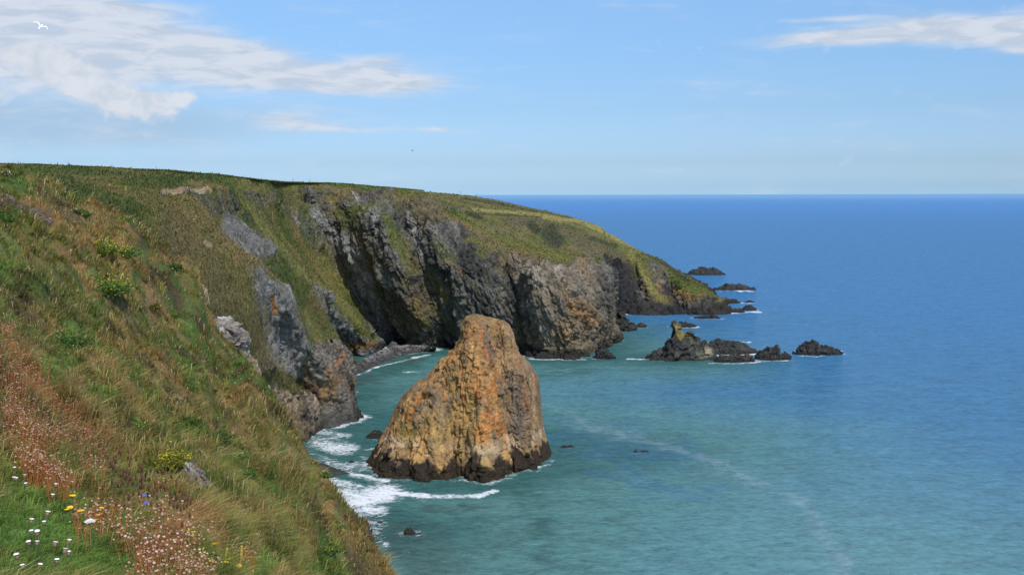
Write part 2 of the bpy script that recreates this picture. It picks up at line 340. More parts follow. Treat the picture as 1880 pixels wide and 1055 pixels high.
# --- masks painted on the surface: rock, and tints; each dab sits on the surface point it was picked at, with a radius in metres
def pick(px, py, P=P, a=ppx, b=ppy, d=pdp):
    k = np.where((np.abs(a - px) < 5) & (np.abs(b - py) < 5))[0]
    if len(k) == 0: k = np.argsort((a - px) ** 2 + (b - py) ** 2)[:3]
    dm = d[k].min(); k = k[d[k] < dm + 8]
    return P[k].mean(0)
warp = .5 * np.stack([fbm(P, 0.12, 3, .6, 21), fbm(P, 0.12, 3, .6, 31), fbm(P, 0.12, 3, .6, 41)], 1)
warp2 = np.stack([fbm(P, 0.5, 3, .6, 23), fbm(P, 0.5, 3, .6, 33), fbm(P, 0.5, 3, .6, 43)], 1)
PW = P + warp * 7.0 + warp2 * 2.0
wq1 = fbm(P, .11, 4, .6, 24); wq2 = fbm(P, .11, 4, .6, 34)
def dab(lst, wob=16.0, soft=.45):
    """lst of (line of photo points, radius in photo pixels[, strength]): a patch kept on the surface found there (within 30 m of its depth)"""
    out = np.zeros(len(P)); qx = ppx + wq1 * wob; qy = ppy + wq2 * wob
    for e in lst:
        pts, r = e[0], e[1]; amp = e[2] if len(e) > 2 else 1.0
        k = np.where((qx > min(p[0] for p in pts) - 2 * r) & (qx < max(p[0] for p in pts) + 2 * r) & (qy > min(p[1] for p in pts) - 2 * r) & (qy < max(p[1] for p in pts) + 2 * r))[0]
        if len(k) == 0: continue
        q = np.stack([qx[k], qy[k]], 1); dd = np.full(len(k), 1e9); dp = np.full(len(k), 0.0); pp = [np.array(p, float) for p in pts]; dz = [np.linalg.norm(pick(*p) - [0, 0, CAMH]) for p in pts]
        if len(pp) == 1: pp = pp * 2; dz = dz * 2
        for A, B, za, zb_ in zip(pp[:-1], pp[1:], dz[:-1], dz[1:]):
            ab = B - A; tq = np.clip(((q - A) @ ab) / (ab @ ab + 1e-9), 0, 1); d_ = np.linalg.norm(q - (A + tq[:, None] * ab), axis=1); m = d_ < dd; dd[m] = d_[m]; dp[m] = (za + (zb_ - za) * tq)[m]
        w_ = amp * (1 - ss(dd, r * (1 - soft), r * (1 + soft))) * (1 - ss(np.abs(pdp[k] - dp), 22, 40))
        out[k] = np.maximum(out[k], w_)
    return out
rock_on = dab([([(421,412),(455,440),(488,466)],22), ([(371,362),(430,372)],12,.6), ([(385,385),(430,400)],16,.6), ([(452,387),(484,425)],6), ([(490,515),(508,575),(530,632),(552,676)],33), ([(600,668),(600,720),(628,765)],42), ([(615,690),(610,735)],30),
  ([(520,718),(545,760),(556,795)],30), ([(590,545),(620,585),(662,632)],26), ([(560,362),(640,362),(720,378)],26,.95), ([(780,382),(860,425)],15,.75), ([(600,400),(625,440)],14,.8), ([(575,390),(600,420),(640,470)],11,.8), ([(640,450),(660,520),(690,600),(740,622)],32), ([(700,400),(730,470),(760,600)],40), ([(760,390),(800,470),(830,600)],44),
  ([(820,400),(870,480),(890,600)],48), ([(900,450),(940,540),(960,620)],46), ([(985,490),(1000,560),(1010,640)],40), ([(1050,495),(1060,560),(1060,640)],44), ([(1100,510),(1100,560),(1105,620)],28), ([(1130,500),(1140,565)],30), ([(1170,535),(1200,572)],22), ([(1200,490),(1225,530),(1250,565)],13), ([(1270,560),(1325,570)],20), ([(300,353),(380,352)],5), ([(560,385),(545,430)],6,.5), ([(632,655),(632,685)],10), ([(480,395),(500,440)],8,.5)])
grass_on = dab([([(250,420),(330,470),(400,540),(440,620)],52), ([(440,500),(455,560),(470,640)],18), ([(505,690),(540,708)],13), ([(500,490),(545,530),(585,590),(606,640)],24), ([(560,570),(606,622)],16), ([(434,348),(484,419),(559,506),(621,550),(684,622)],9), ([(500,395),(560,460),(625,540),(655,585)],20), ([(520,350),(555,380)],18,.8),
  ([(655,375),(670,385)],10,.6), ([(725,440),(740,450)],14,.7), ([(800,450),(830,475)],14,.6), ([(785,565)],9,.6), ([(690,610)],7,.8), ([(700,395),(730,450),(765,500)],8,.75), ([(790,500),(830,560)],7,.6), ([(870,430),(890,470)],9,.7), ([(640,560),(690,600)],6,.6), ([(760,560),(790,600)],7,.6), ([(920,470),(935,500)],7,.5), ([(860,440),(930,465),(990,470)],9,.8), ([(820,390),(900,430),(960,455),(1060,478)],13), ([(1155,465),(1180,500),(1209,550)],10), ([(1165,460),(1215,478)],8), ([(100,400),(250,400)],60), ([(200,335),(420,338)],10), ([(760,480),(745,520)],8,.5), ([(835,610),(800,570)],7,.5)])
palem = dab([([(533,378),(545,388)],6), ([(543,395),(552,425)],4.5), ([(556,436),(566,446)],3.5), ([(478,600),(497,640),(520,680)],10,.8), ([(575,395),(600,425),(635,465)],8,.7), ([(985,495),(988,520)],8,.8), ([(1020,492),(1030,510)],6,.7), ([(645,450),(670,520),(700,600)],12,.45), ([(500,515),(510,560)],8,.4), ([(655,360),(690,400)],5,.5), ([(575,650),(560,700)],8,.4), ([(640,540),(650,580)],4,.6), ([(520,720),(550,735)],12,.4), ([(750,400),(780,460)],7,.35), ([(880,470),(900,500)],6,.3)], 12)
orange = dab([([(560,700),(600,722),(612,700)],12), ([(560,665),(570,700)],9,.8), ([(600,680),(606,712)],9,.8), ([(492,545),(496,570)],6), ([(640,632),(682,634)],8), ([(605,652),(628,652)],7), ([(1060,560),(1080,590)],13), ([(1030,600),(1040,620)],8), ([(1250,535),(1300,532)],13), ([(1060,495),(1075,515)],6,.6), ([(740,612),(752,632)],5), ([(530,745),(540,790)],10,.5), ([(1035,540),(1050,580)],8,.5), ([(765,560),(770,600)],6,.5), ([(1010,590),(1020,620)],7,.6), ([(820,480),(850,500)],6,.4), ([(1210,520),(1230,550)],5,.5)], 12)
bright = dab([([(434,348),(484,419),(559,506),(621,550),(684,622)],6), ([(590,470),(625,535)],14,.7), ([(560,590),(606,630)],20,.8), ([(450,345),(470,380)],14,.6), ([(540,350),(560,375)],10,.5), ([(850,392),(930,437),(1000,462),(1080,482)],7,.5), ([(1000,398),(1060,405),(1110,430),(1170,462)],6,.8), ([(1160,470),(1185,515),(1209,548)],7), ([(690,608)],7), ([(530,560),(560,600)],16,.6)], 10)
dark = dab([([(1130,500),(1138,560)],26), ([(635,675)],9), ([(865,480),(890,560),(880,630)],26,.7), ([(935,500),(945,600)],13,.8), ([(760,470),(800,600)],12,.6), ([(820,610),(850,635)],20), ([(688,480),(705,530)],8), ([(552,700),(562,770)],7), ([(1225,540),(1243,565)],8), ([(960,645),(1060,652)],9), ([(700,440),(720,470)],7,.6), ([(740,560),(760,625)],10,.6), ([(1012,430),(1020,440)],1)], 12)  # dark rock; shade of cove, cave and left-facing gullies painted in
# shape: elongated strata, steep, leaning right as they fall
rot_d = np.array([0.33, 0.10, -0.94]); rot_d /= np.linalg.norm(rot_d)
def strata(Q, k): return Q - (1 - k) * (Q @ rot_d)[:, None] * rot_d
PS = strata(P, 0.28)
n_grass = fbm(P, 0.05, 4, .55, 3)
steepf = steep.ravel()
rock = ss(steepf + 0.28 * fbm(PS, 0.11, 4, .6, 9) + 0.0, 0.50, 0.66)
rock = np.clip(np.maximum(rock * .55, rock_on * 1.0 * (.75 + .9 * np.clip(fbm(PS, .2, 3, .6, 90) + .35, 0, .5))) * (1 - grass_on) * (fw > 0.35), 0, 1)
rock = np.clip(rock * (1 - .75 * ss(fbm(P, .09, 4, .62, 94) + .5 * (steepf < .55) - .55 * rock_on, .12, .38) * (P[:, 2] > 9)), 0, 1)
low = ss(-P[:, 2], -4.5, -1.8)
rock = np.maximum(rock, low * fw)
rock = np.clip(rock + 0.5 * fbm(P, 0.35, 3, .6, 77) * (rock > .05) * (rock < .97), 0, 1)
fa1, F1 = facets(strata(P, 0.30) + warp2 * 1.0, 0.15, 3)
fa2, F2 = facets(strata(P, 0.36) + warp2 * 0.4, 0.42, 5)
fa3, F3 = facets(strata(P, 0.45), 1.1, 6)
PV = strata(P, .13) + warp2 * .5
disp_r = 1.5 * ridged(PS, 0.06, 2, .5, 1) + 1.9 * fa1 + 1.1 * fa2 + .32 * fa3 + .75 * ridged(PV, .22, 2, .5, 8) + 0.40 * ridged(PV, 0.6, 3, .6, 9) + .25 * fbm(P, 1.1, 2, .6, 10) - 1.0 * ss(F1, .62, .85) - .9 * ss(F2, .5, .72) - .45 * ss(F3, .5, .72) - .1
disp_g = 0.5 * fbm(P, 0.08, 3, .5, 13) + 0.35 * fbm(P, 0.35, 3, .6, 15) + 0.18 * fbm(P, 1.0, 2, .6, 19)
fadeY = np.clip(pdp / 290, 0.35, 1.05)
disp = (rock * disp_r + (1 - rock) * disp_g) * fadeY
disp = disp * np.where(fw > .3, 1, .6) * (1 - .3 * (pdp < 262))
Dg = disp.reshape(G.shape[:2])
nb = np.stack([blur(nrm[..., k], 6, 1) for k in range(3)], -1); nb /= np.linalg.norm(nb, axis=2)[..., None]
Gd = G + nb * Dg[..., None]
# small overhanging steps for rock: bedding notches
Pd = Gd.reshape(-1, 3)
# --- colours of the ground, plus painted shade in cove and recesses
def terrain_colour(P, Pn, rock, orange, pale, bright, dark, seed=0):
    n1_ = fbm(P, 0.06, 4, .6, seed + 1); n2_ = fbm(P, 0.3, 4, .6, seed + 5); n3_ = fbm(Pn, 0.25, 4, .65, seed + 9); n4_ = fbm(Pn, 0.8, 4, .7, seed + 14)
    g = lerp((0.105, 0.118, 0.030), (0.190, 0.145, 0.060), ss(n1_ + 0.6 * n2_, -.25, .4))
    g = lerp(g, (0.055, 0.085, 0.022), ss(n2_ - n1_, .05, .5) * .8)
    g = lerp(g, (0.19, 0.13, 0.075), ss(n2_ + .5 * n4_, .35, .7) * .5)
    g = lerp(g, (0.190, 0.180, 0.058), bright * .85)
    g = g * (1 + .35 * n4_)[:, None]
    r = lerp((0.062, 0.062, 0.056), (0.180, 0.170, 0.148), ss(n3_ + .6 * n4_, -.25, .45))
    r = lerp(r, (0.165, 0.122, 0.068), ss(n1_ - .3 * n3_, -.08, .4) * .65)
    r = lerp(r, (0.026, 0.028, 0.027), ss(-n4_ - .4 * n3_, .1, .5) * .8)
    r = lerp(r, (0.085, 0.085, 0.035), ss(n2_ + .4 * n1_, .12, .42) * .75)
    r = lerp(r, (0.42, 0.41, 0.36), np.clip(pale * (.75 + 1.2 * n4_), 0, 1))
    r = lerp(r, (0.32, 0.150, 0.045), np.clip(orange * (.6 + 1.3 * n4_ + .6 * n2_), 0, 1))
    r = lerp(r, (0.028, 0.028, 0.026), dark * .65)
    c = lerp(g, r, rock)
    tide = ss(-P[:, 2] + 1.6 * n2_, -3.4, -1.2)
    return lerp(c, (0.022, 0.021, 0.018), tide * .85)
brown = dab([([(330,430),(390,520),(430,590),(470,650)],44), ([(500,690),(540,715)],16), ([(880,440),(960,470),(1060,490)],8), ([(760,372),(800,380)],10,.6), ([(560,350),(700,358)],8,.6)])
scrub = dab([([(60,345),(150,370),(230,400)],30), ([(240,330),(330,333)],12,.7), ([(500,490),(530,530)],14,.8), ([(500,690),(540,705)],10,.6), ([(20,312),(400,328)],4,.8)])
colr = terrain_colour(P, strata(P, .15), rock, orange, palem, bright, dark)
warmface = dab([([(975,480),(1000,560),(1020,620)],34), ([(1050,490),(1060,560),(1080,600)],46), ([(520,720),(550,790)],26), ([(590,670),(605,720)],34,1), ([(505,700),(540,800)],30,.8)])
colr = lerp(colr, colr * 0.5 + np.array([.20, .15, .095]) * .5 * (0.7 + 1.2 * np.clip(.5 + fbm(PS, .4, 3, .6, 51), 0, 1))[:, None], warmface * rock * (1 - dark) * .9)
colr = lerp(colr, np.array([0.165, 0.130, 0.058]) * (1 + .5 * fbm(P, .4, 4, .6, 61))[:, None], brown * (1 - rock) * .8)
colr = lerp(colr, np.array([0.065, 0.095, 0.032]) * (1 + .7 * fbm(P, .5, 3, .6, 63))[:, None], scrub * (1 - rock) * .85)
bowl = dab([([(1008,425),(1020,440)],17), ([(985,422),(975,412)],9), ([(880,400),(860,392)],6)], 4)
colr = lerp(colr, np.array([.040, .046, .024]) * (1 + .5 * fbm(P, .5, 3, .6, 65))[:, None], bowl * .85)
olive = dab([([(940,405),(1000,408),(1060,440),(1110,470)],12), ([(1060,430),(1120,460),(1150,480)],10), ([(1130,480),(1150,500)],14), ([(760,372),(820,375)],12)], 4)
colr = lerp(colr, np.array([.125, .105, .055]) * (1 + .5 * fbm(P, .5, 3, .6, 67))[:, None], olive * (1 - bowl) * (1 - bright) * .8)
field = dab([([(868,384),(930,389),(990,393)],2.6), ([(790,355),(850,358)],2.2), ([(1000,397),(1070,405),(1130,435),(1200,466)],5)], 4)
colr = lerp(colr, np.array([.30, .25, .085]), field * .8)
fhed = dab([([(860,392),(920,394),(990,398)],1.6), ([(850,362),(900,368),(950,378),(985,386)],5), ([(1010,392),(1050,399)],2), ([(1180,458),(1230,490),(1260,515)],4), ([(1085,437),(1130,452)],4)], 4)
colr = lerp(colr, np.array([.05, .06, .026]), fhed * .8)
slabs = dab([([(490,515),(508,575),(530,632),(552,676)],31), ([(600,668),(595,700)],26,.8), ([(590,545),(620,585),(662,632)],24,.9), ([(640,450),(665,520),(700,600)],22,.8), ([(421,412),(455,440),(488,466)],20,.8), ([(575,390),(600,420),(640,470)],12), ([(610,730),(620,765)],26,.4)])
colr = lerp(colr, np.array([.235, .228, .215]) * (1 + .9 * fbm(PS, .5, 4, .7, 71))[:, None], slabs * rock * (1 - orange) * (1 - dark) * .65)
tan_ = dab([([(300,353),(345,351),(384,350)],5), ([(375,445),(385,452)],4), ([(520,725),(550,745)],12,.5)], 4)
colr = lerp(colr, np.array([.36, .26, .165]), tan_ * .85)
cove = dab([([(1126,495),(1132,565)],22), ([(1148,500),(1158,568)],18), ([(1185,560),(1240,572)],10,.7), ([(1225,530),(1245,565)],9,.9), ([(1115,470),(1120,490)],8)], 4)  # dark cove rock, with the shade of its left-facing walls painted in
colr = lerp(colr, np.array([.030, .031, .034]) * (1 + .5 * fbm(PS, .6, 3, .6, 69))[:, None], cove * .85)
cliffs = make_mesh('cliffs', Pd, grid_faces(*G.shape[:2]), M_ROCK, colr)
tag(cliffs, kind='structure')
cliff_grid = Gd; cliff_rock = rock.reshape(G.shape[:2]); cliff_col = colr.reshape(G.shape)
log('cliffs done', len(Pd))
#@@STACK
# ================================================================== the big sea stack
sil = [  # (row, left, right) of the silhouette
 (578,866,880),(583,853,905),(590,850,925),(600,846,937),(615,843,943),(630,836,948),(645,824,954),(655,812,960),(670,799,975),(685,788,982),(698,775,987),(705,756,989),(718,742,991),(735,732,992),(755,723,994),(775,714,996),(795,703,999),(815,693,1003),(830,686,1007),(845,673,1012),(858,659,1016),(866,652,1018),(880,652,1020),(896,645,1024)]
sil = np.array(sil, float); YC = 186.0
lev = []
for py, l, r in sil:
    a_, b_ = at(l, py, YC - 1.5), at(r, py, YC + 1.5); lev.append((a_[2] * .5 + b_[2] * .5, a_[0], b_[0]))
lev = np.array(lev)[::-1]                      # from low to high
zz = np.linspace(lev[0, 0], lev[-1, 0], 420)
XL = np.interp(zz, lev[:, 0], lev[:, 1]); XR = np.interp(zz, lev[:, 0], lev[:, 2])
hf = np.clip(zz / lev[-1, 0], -0.2, 1)
yF = YC - 10.5 * (1 - hf) ** 0.75 - 3.2; yB = YC + 12.5 * (1 - hf) ** 0.8 + 3.0
capf = np.sqrt(np.clip((lev[-1, 0] - zz) / 1.2, 0.0, 1)); 
NTH = 820
th = np.linspace(0, 2 * math.pi, NTH, endpoint=False)
ct, st = np.cos(th), np.sin(th)
e = 2 / 2.2
cx_ = np.sign(ct) * np.abs(ct) ** e; sy_ = np.sign(st) * np.abs(st) ** e
Xc = (XL + XR) / 2; Xr = (XR - XL) / 2; Yc = (yF + yB) / 2; Yr = (yB - yF) / 2
G = np.empty((NTH, len(zz), 3))
G[..., 0] = Xc[None] + cx_[:, None] * Xr[None]
G[..., 1] = Yc[None] + sy_[:, None] * Yr[None] * np.maximum(capf, .5)[None] + 0.13 * cx_[:, None] * Xr[None]
G[..., 2] = zz[None]
# ribs down the front: lines (x at top, x at base, z top, z base, strength, half width)
frontw = np.clip(-sy_, 0, 1)[:, None] ** .6
def rib(pxt, pyt, pxb, pyb, amp, wid):
    a_ = at(pxt, pyt, YC - 8); b_ = at(pxb, pyb, YC - 8); xl = np.interp(zz, [b_[2], a_[2]], [b_[0], a_[0]])
    d = (G[..., 0] - xl[None]) / wid; return amp * np.exp(-d * d) * frontw
bulge = rib(872, 590, 900, 860, 3.6, 2.6) + rib(838, 640, 790, 860, 1.5, 2.2) + rib(760, 720, 730, 870, 1.8, 2.2) - rib(905, 620, 935, 860, 1.9, 1.4) - rib(815, 690, 845, 870, 1.2, 1.3) + rib(960, 680, 985, 850, 1.6, 1.8) - rib(745, 720, 765, 870, 1.0, 1.0)
G[..., 1] -= bulge
nrm = grid_normals(G, True); k = NTH * 3 // 4
if nrm[k, 100, 1] > 0: nrm = -nrm
P = G.reshape(-1, 3)
vdir = np.array([0.10, 0.0, -1.0]); vdir /= np.linalg.norm(vdir)
PS = P - .72 * (P @ vdir)[:, None] * vdir
w2 = np.stack([fbm(P, .35, 3, .6, 3), fbm(P, .35, 3, .6, 13), fbm(P, .35, 3, .6, 23)], 1)
F1, rid, _ = cell(PS + w2 * 1.3, .45, 1); F2, rid2, _ = cell(P * np.array([1, 1, .6]) + w2 * .5, 1.1, 2)
lowf = ss(-P[:, 2], -6.5, -1.0)
fs1, _f = facets(PS + w2 * .6, .33, 11); fs2, _f = facets(P * np.array([1, 1, .55]) + w2 * .3, .9, 12); fs3, _f = facets(P * np.array([1, 1, .7]), 2.2, 13)
PV = P * np.array([1, 1, .13]) + w2 * .35
disp = .9 * ridged(PS, .11, 2, .5, 4) + .95 * fs1 + .30 * fs2 + .12 * fs3 + .06 * facets(P * np.array([1, 1, .6]), 4.5, 14)[0] + .45 * ridged(PV, .40, 2, .5, 5) + .24 * ridged(PV, 1.1, 3, .65, 6) + .22 * fbm(P, 1.2, 3, .6, 7) - .55 * ss(_f, .5, .75) * 0 - .5
_a, Fv = cell(PS * np.array([1, 1, .8]) + w2 * .6, .5, 41)[0], None
_b = cell(P * np.array([1, 1, .5]) + w2 * .4, 1.25, 42)[0]
disp = disp - .35 * ss(_a, .6, .82) - .30 * ss(_b, .55, .78) + lowf * (.9 * ridged(PS * [1, 1, .3], .5, 2, .5, 9) + .3)
edge = np.repeat(np.clip((1 - np.abs(cx_)) * 3 + .35, 0, 1)[:, None], len(zz), 1).ravel()
disp = disp * edge - (1 - edge) * .35
top_f = ss(P[:, 2], lev[-1, 0] - 2.0, lev[-1, 0]); disp *= 1 - .75 * top_f
Pd = P + nrm.reshape(-1, 3) * disp[:, None]
Pd[:, 2] = np.minimum(Pd[:, 2], lev[-1, 0] + .25)
n1_ = fbm(PS, .22, 4, .6, 1); n2_ = fbm(P, .6, 4, .6, 2); n3_ = fbm(PS, .7, 4, .62, 3); n4_ = fbm(P - .9 * (P @ vdir)[:, None] * vdir, .55, 3, .6, 7)
c = lerp((.225, .140, .068), (.40, .240, .092), ss(n1_ + .3 * n3_, -.32, .30))
c = lerp(c, (.150, .118, .085), ss(-n1_ + .7 * n2_, .05, .35) * .85)
c = lerp(c, (.42, .155, .040), ss(n4_ + .3 * n2_, .14, .40) * .8)
sx, sy2, _ = proj(Pd)
def sdab(px0, py0, px1, py1, r):     # streaks of colour running down the stone, radius in metres on the stone
    a_ = at(px0, py0, YC - 8)[[0, 2]]; b_ = at(px1, py1, YC - 8)[[0, 2]]; q = P[:, [0, 2]] + w2[:, [0, 2]] * 1.6; ab = b_ - a_
    tq = np.clip(((q - a_) @ ab) / (ab @ ab), 0, 1); d = np.linalg.norm(q - (a_ + tq[:, None] * ab), axis=1)
    return (1 - ss(d, r * .3, r * 1.3))
c = lerp(c, (.40, .150, .045), np.clip(np.maximum.reduce([sdab(893,640,890,800,.9), sdab(872,600,880,720,.8), sdab(968,745,972,770,.9), sdab(905,760,925,800,.7), sdab(835,640,820,700,.5), sdab(768,835,770,860,.35)]) * (.55 + 1.6 * n4_ + n2_), 0, 1) * .85)
c = lerp(c, (.38, .255, .085), np.clip(np.maximum.reduce([sdab(838,640,830,700,1.8), sdab(860,760,880,850,3.2), sdab(800,760,820,790,2.8)]) * (.7 + n3_), 0, 1) * .7)
c = lerp(c, (.150, .115, .088), np.clip(np.maximum.reduce([sdab(945,620,965,800,3.8), sdab(978,680,992,800,2.4), sdab(700,800,740,840,1.6), sdab(892,600,905,660,1.0), sdab(805,700,795,740,1.2)]) * (.8 + n3_), 0, 1) * .7)  # grey-brown stone, with the stack's shaded right side painted darker
c = lerp(c, (.135, .115, .035), np.clip(sdab(752,765,750,800,1.8) * (.7 + n2_), 0, 1) * .8)
c = lerp(c, (.165, .120, .055), top_f * .6)
c = lerp(c, (.055, .042, .030), ss(-n3_ - .3 * n2_, .22, .5) * .7)
n5_ = fbm(PV, 1.3, 4, .65, 33); c = c * (1 + .75 * np.clip(n5_, -.7, .8))[:, None]
pl = ss(-np.abs(P[:, 2] - 4.3 + 1.5 * n2_), -2.2, -.3); c = lerp(c, (.50, .38, .24), pl * ss(n4_ + .3 * n3_, -.15, .3) * .8)
tide = ss(-P[:, 2] + 4.2 * n4_ + 1.8 * n3_, -3.0, -2.0); c = lerp(c, (.022, .019, .016), tide * .95)
stack_c = at(850, 870, YC); root = None
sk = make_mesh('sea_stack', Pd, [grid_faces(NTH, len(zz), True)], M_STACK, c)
# close the top
tag(sk, 'tall golden brown sea stack with orange streaks and black tide line in the cove', 'sea stack')
stack_pts = Pd
me = sk.data
import bmesh
bm = bmesh.new(); bm.from_mesh(me); bm.verts.ensure_lookup_table()
ring = [bm.verts[i * len(zz) + len(zz) - 1] for i in range(NTH)]
cen = bm.verts.new(sum((v.co for v in ring), Vector()) / NTH + Vector((0, 0, .15)))
cl = bm.verts.layers.float_color['Col']; cen[cl] = (.2, .15, .07, 1)
for i in range(NTH):
    f = bm.faces.new((ring[i], ring[(i + 1) % NTH], cen)); f.smooth = True
bmesh.ops.recalc_face_normals(bm, faces=bm.faces); bm.to_mesh(me); bm.free()
log('stack done')
#@@ROCKS
# ================================================================== rocks standing in the sea
def smooth_profile(prof, n):
    p = np.array(prof, float); x = np.linspace(p[0, 0], p[-1, 0], n); return x, np.interp(x, p[:, 0], p[:, 1])
foam_src = []
def sea_rock(prof, base, label, depth=0.6, green=0.0, yellow=None, seed=0, jag=1.0, pale=None, name='sea_rock', group='dark rocks standing out of the sea', cat='sea rock', colA=(.020,.021,.020), colB=(.058,.056,.048), n=None):
    y0 = seap((prof[0][0] + prof[-1][0]) / 2, base)[1]
    x0, x1 = prof[0][0], prof[-1][0]; wid = (x1 - x0) * y0 / F0; D = wid * depth; yc = y0 + D * .5
    n = n or int(np.clip((x1 - x0) * 2.2, 26, 230)); m = max(20, int(n * .7))
    px, py = smooth_profile(prof, n)
    tops = np.array([at(a_, b_, yc) for a_, b_ in zip(px, py)])
    s_ = np.linspace(-1, 1, n); halfd = D * .5 * np.sqrt(np.clip(1 - s_ ** 2, .0, 1)) ** .8 + .02 * wid
    t_ = np.linspace(-1.15, 1.15, m); ker = np.clip(1 - np.abs(t_) ** 1.7, -.6, 1)
    H = np.maximum(tops[:, 2], .08)
    G = np.empty((n, m, 3)); G[..., 0] = tops[:, 0][:, None]; G[..., 1] = yc + halfd[:, None] * t_[None]
    kk = np.sign(ker) * np.abs(ker) ** .75
    G[..., 2] = H[:, None] * kk[None] - .12 * (1 - np.maximum(kk, 0))[None]
    G[..., 2] = np.where(kk[None] < 0, -1.0 - .4 * H[:, None], G[..., 2])
    G[..., 1] += 0.0
    G[0, :, 2] = G[-1, :, 2] = -1.2
    P = G.reshape(-1, 3).copy(); sc = max(H.max(), wid * .25)
    q = P / sc + seed * 5.3
    F1, rid, _ = cell(q, 2.3, seed); F2, rid2, _ = cell(q, 5.5, seed + 3)
    f1_, _f = facets(q, 2.0, seed); f2_, _f = facets(q, 4.6, seed + 3); f3_, _f = facets(q, 10, seed + 5)
    d = (f1_ * .26 + f2_ * .15 + f3_ * .07 + .06 * ridged(q, 1.6, 3, .6, seed)) * sc * jag
    nn_ = grid_normals(G); 
    if nn_[n // 2, m // 2, 2] < 0: nn_ = -nn_
    tmask = (np.clip(1 - np.abs(t_), 0.25, 1))[None].repeat(n, 0).ravel()
    P2 = P + nn_.reshape(-1, 3) * (d * np.where(P[:, 2] > -.5, 1, .2))[:, None] * (0.55 + .45 * tmask)[:, None]
    P2[:, 1] += (rid2 - .5) * .1 * sc
    n_a = fbm(q, 3, 3, .6, seed); n_b = fbm(q, 1.3, 3, .6, seed + 2)
    c = lerp(colA, colB, ss(n_a + .4 * n_b, -.3, .5))
    c = lerp(c, (.11, .115, .075), ss(n_b, .1, .5) * green)
    c = lerp(c, (.020, .018, .014), ss(-P2[:, 2] + n_a * .8, -1.0, -.2))
    a_, b_, _ = proj(P2)
    for (lst, colr_) in ((yellow, (.21, .165, .045)), (pale, (.26, .23, .16))):
        for (x, y, r) in lst or []:
            qq = at(x, y, yc); d_ = np.hypot(P2[:, 0] - qq[0], P2[:, 2] - qq[2]); rr = r * y0 / F0
            c = lerp(c, colr_, (1 - ss(d_ + n_a * rr * .8, rr * .5, rr * 1.2)) * .9)
    o = make_mesh(name, P2, grid_faces(n, m), M_SEAROCK, c, smooth=(wid > 14))
    tag(o, label, cat, group); 
    foam_src.append((tops[n // 2, 0], yc, wid * .5, D * .5))
    return o
SR = sea_rock
SR([(1262,504),(1272,496),(1285,492),(1300,493),(1315,495),(1325,500),(1332,505)],505,'farthest low dark rock out at sea beyond the headland tip',.5,seed=1)
SR([(1310,531),(1325,528),(1333,521),(1345,523),(1358,525),(1372,527),(1387,532)],533,'jagged dark rock with thin surf, second farthest off the headland',.45,seed=2)
SR([(1314,555),(1328,548),(1340,549),(1350,551),(1360,555)],557,'low rock touching the headland tip on its seaward side',.45,seed=3)
SR([(1368,554),(1376,551),(1386,554)],555,'tiny dark rock just right of the low rock off the headland tip',.5,seed=4)
SR([(1341,573),(1350,566),(1358,566),(1367,573)],574,'small brown rock in surf nearest the headland tip',.5,seed=5,colB=(.10,.07,.05))
SR([(1361,569),(1370,560),(1378,560),(1389,568)],570,'small rounded rock in white surf off the headland tip',.5,seed=6)
SR([(1274,584),(1290,580),(1310,579),(1322,584)],585,'flat rock barely breaking the surface below the headland tip',.4,seed=7)
SR([(1230,599),(1240,597),(1250,591),(1262,593),(1270,593),(1277,600)],601,'low toothed rock behind the pinnacle rock',.45,seed=8)
SR([(1176,656),(1200,655),(1213,649),(1224,636),(1227,626),(1235,620),(1238,613),(1235,602),(1239,595),(1247,595),(1252,606),(1258,612),(1267,609),(1272,620),(1280,623),(1287,632),(1292,627),(1300,640),(1316,650)],662,
   'tall craggy rock with a yellow lichen pinnacle, largest of the offshore rocks',.42,green=.8,yellow=[(1242,600,9),(1248,612,9),(1262,614,6)],pale=[(1297,642,10)],seed=9,jag=.8)
SR([(1294,644),(1303,627),(1320,624),(1340,626),(1358,627),(1370,635),(1388,643)],650,'long dark ridge of rock behind and right of the pinnacle rock',.35,seed=10,jag=.9)
SR([(1312,660),(1322,652),(1345,653),(1362,652),(1376,651),(1385,660)],665,'low brown rock in surf in front of the long dark ridge',.35,seed=11,colB=(.085,.075,.055))
SR([(1386,658),(1394,645),(1405,641),(1418,638),(1427,637),(1432,646),(1436,651),(1441,646),(1451,658)],661,'black double-humped rock between the long ridge and the cormorant rock',.45,seed=12)
SR([(1457,648),(1468,637),(1475,632),(1485,628),(1497,629),(1505,633),(1512,635),(1525,637),(1544,645)],652,'dark domed rock farthest right with a cormorant on top',.42,seed=13)
SR([(1116,603),(1124,585),(1135,578),(1142,575),(1148,583),(1158,594),(1166,603)],608,'dark pointed rock at the mouth of the hidden cove beside the cliff corner',.7,seed=14)
SR([(1168,599),(1174,593),(1180,592),(1188,599)],601,'small round rock right of the pointed cove rock',.6,seed=15)
SR([(1092,656),(1097,640),(1103,630),(1110,635),(1118,646),(1130,655)],659,'dark rock shaped like a sitting figure off the cliff corner',.6,seed=16)
SR([(1029,820),(1036,816),(1043,820)],822,'tiny black rock right of the sea stack, left of a pair',.8,seed=17)
SR([(1040,820),(1047,816),(1054,819)],821,'tiny black rock right of the sea stack, right of a pair',.8,seed=18)
SR([(1162,829),(1167,825),(1172,829)],830,'tiny rock awash inside a foam ring, left one',.9,seed=19)
SR([(1174,829),(1182,826),(1192,828)],830,'flat tiny rock awash inside a foam ring, right one',.6,seed=20)
SR([(741,980),(746,970),(752,968),(758,972),(763,980)],982,'dark round rock in the shallows below the sea stack',.9,seed=21)
SR([(763,980),(768,977),(775,979)],981,'small flat rock beside the dark round rock in the shallows',.8,seed=22)
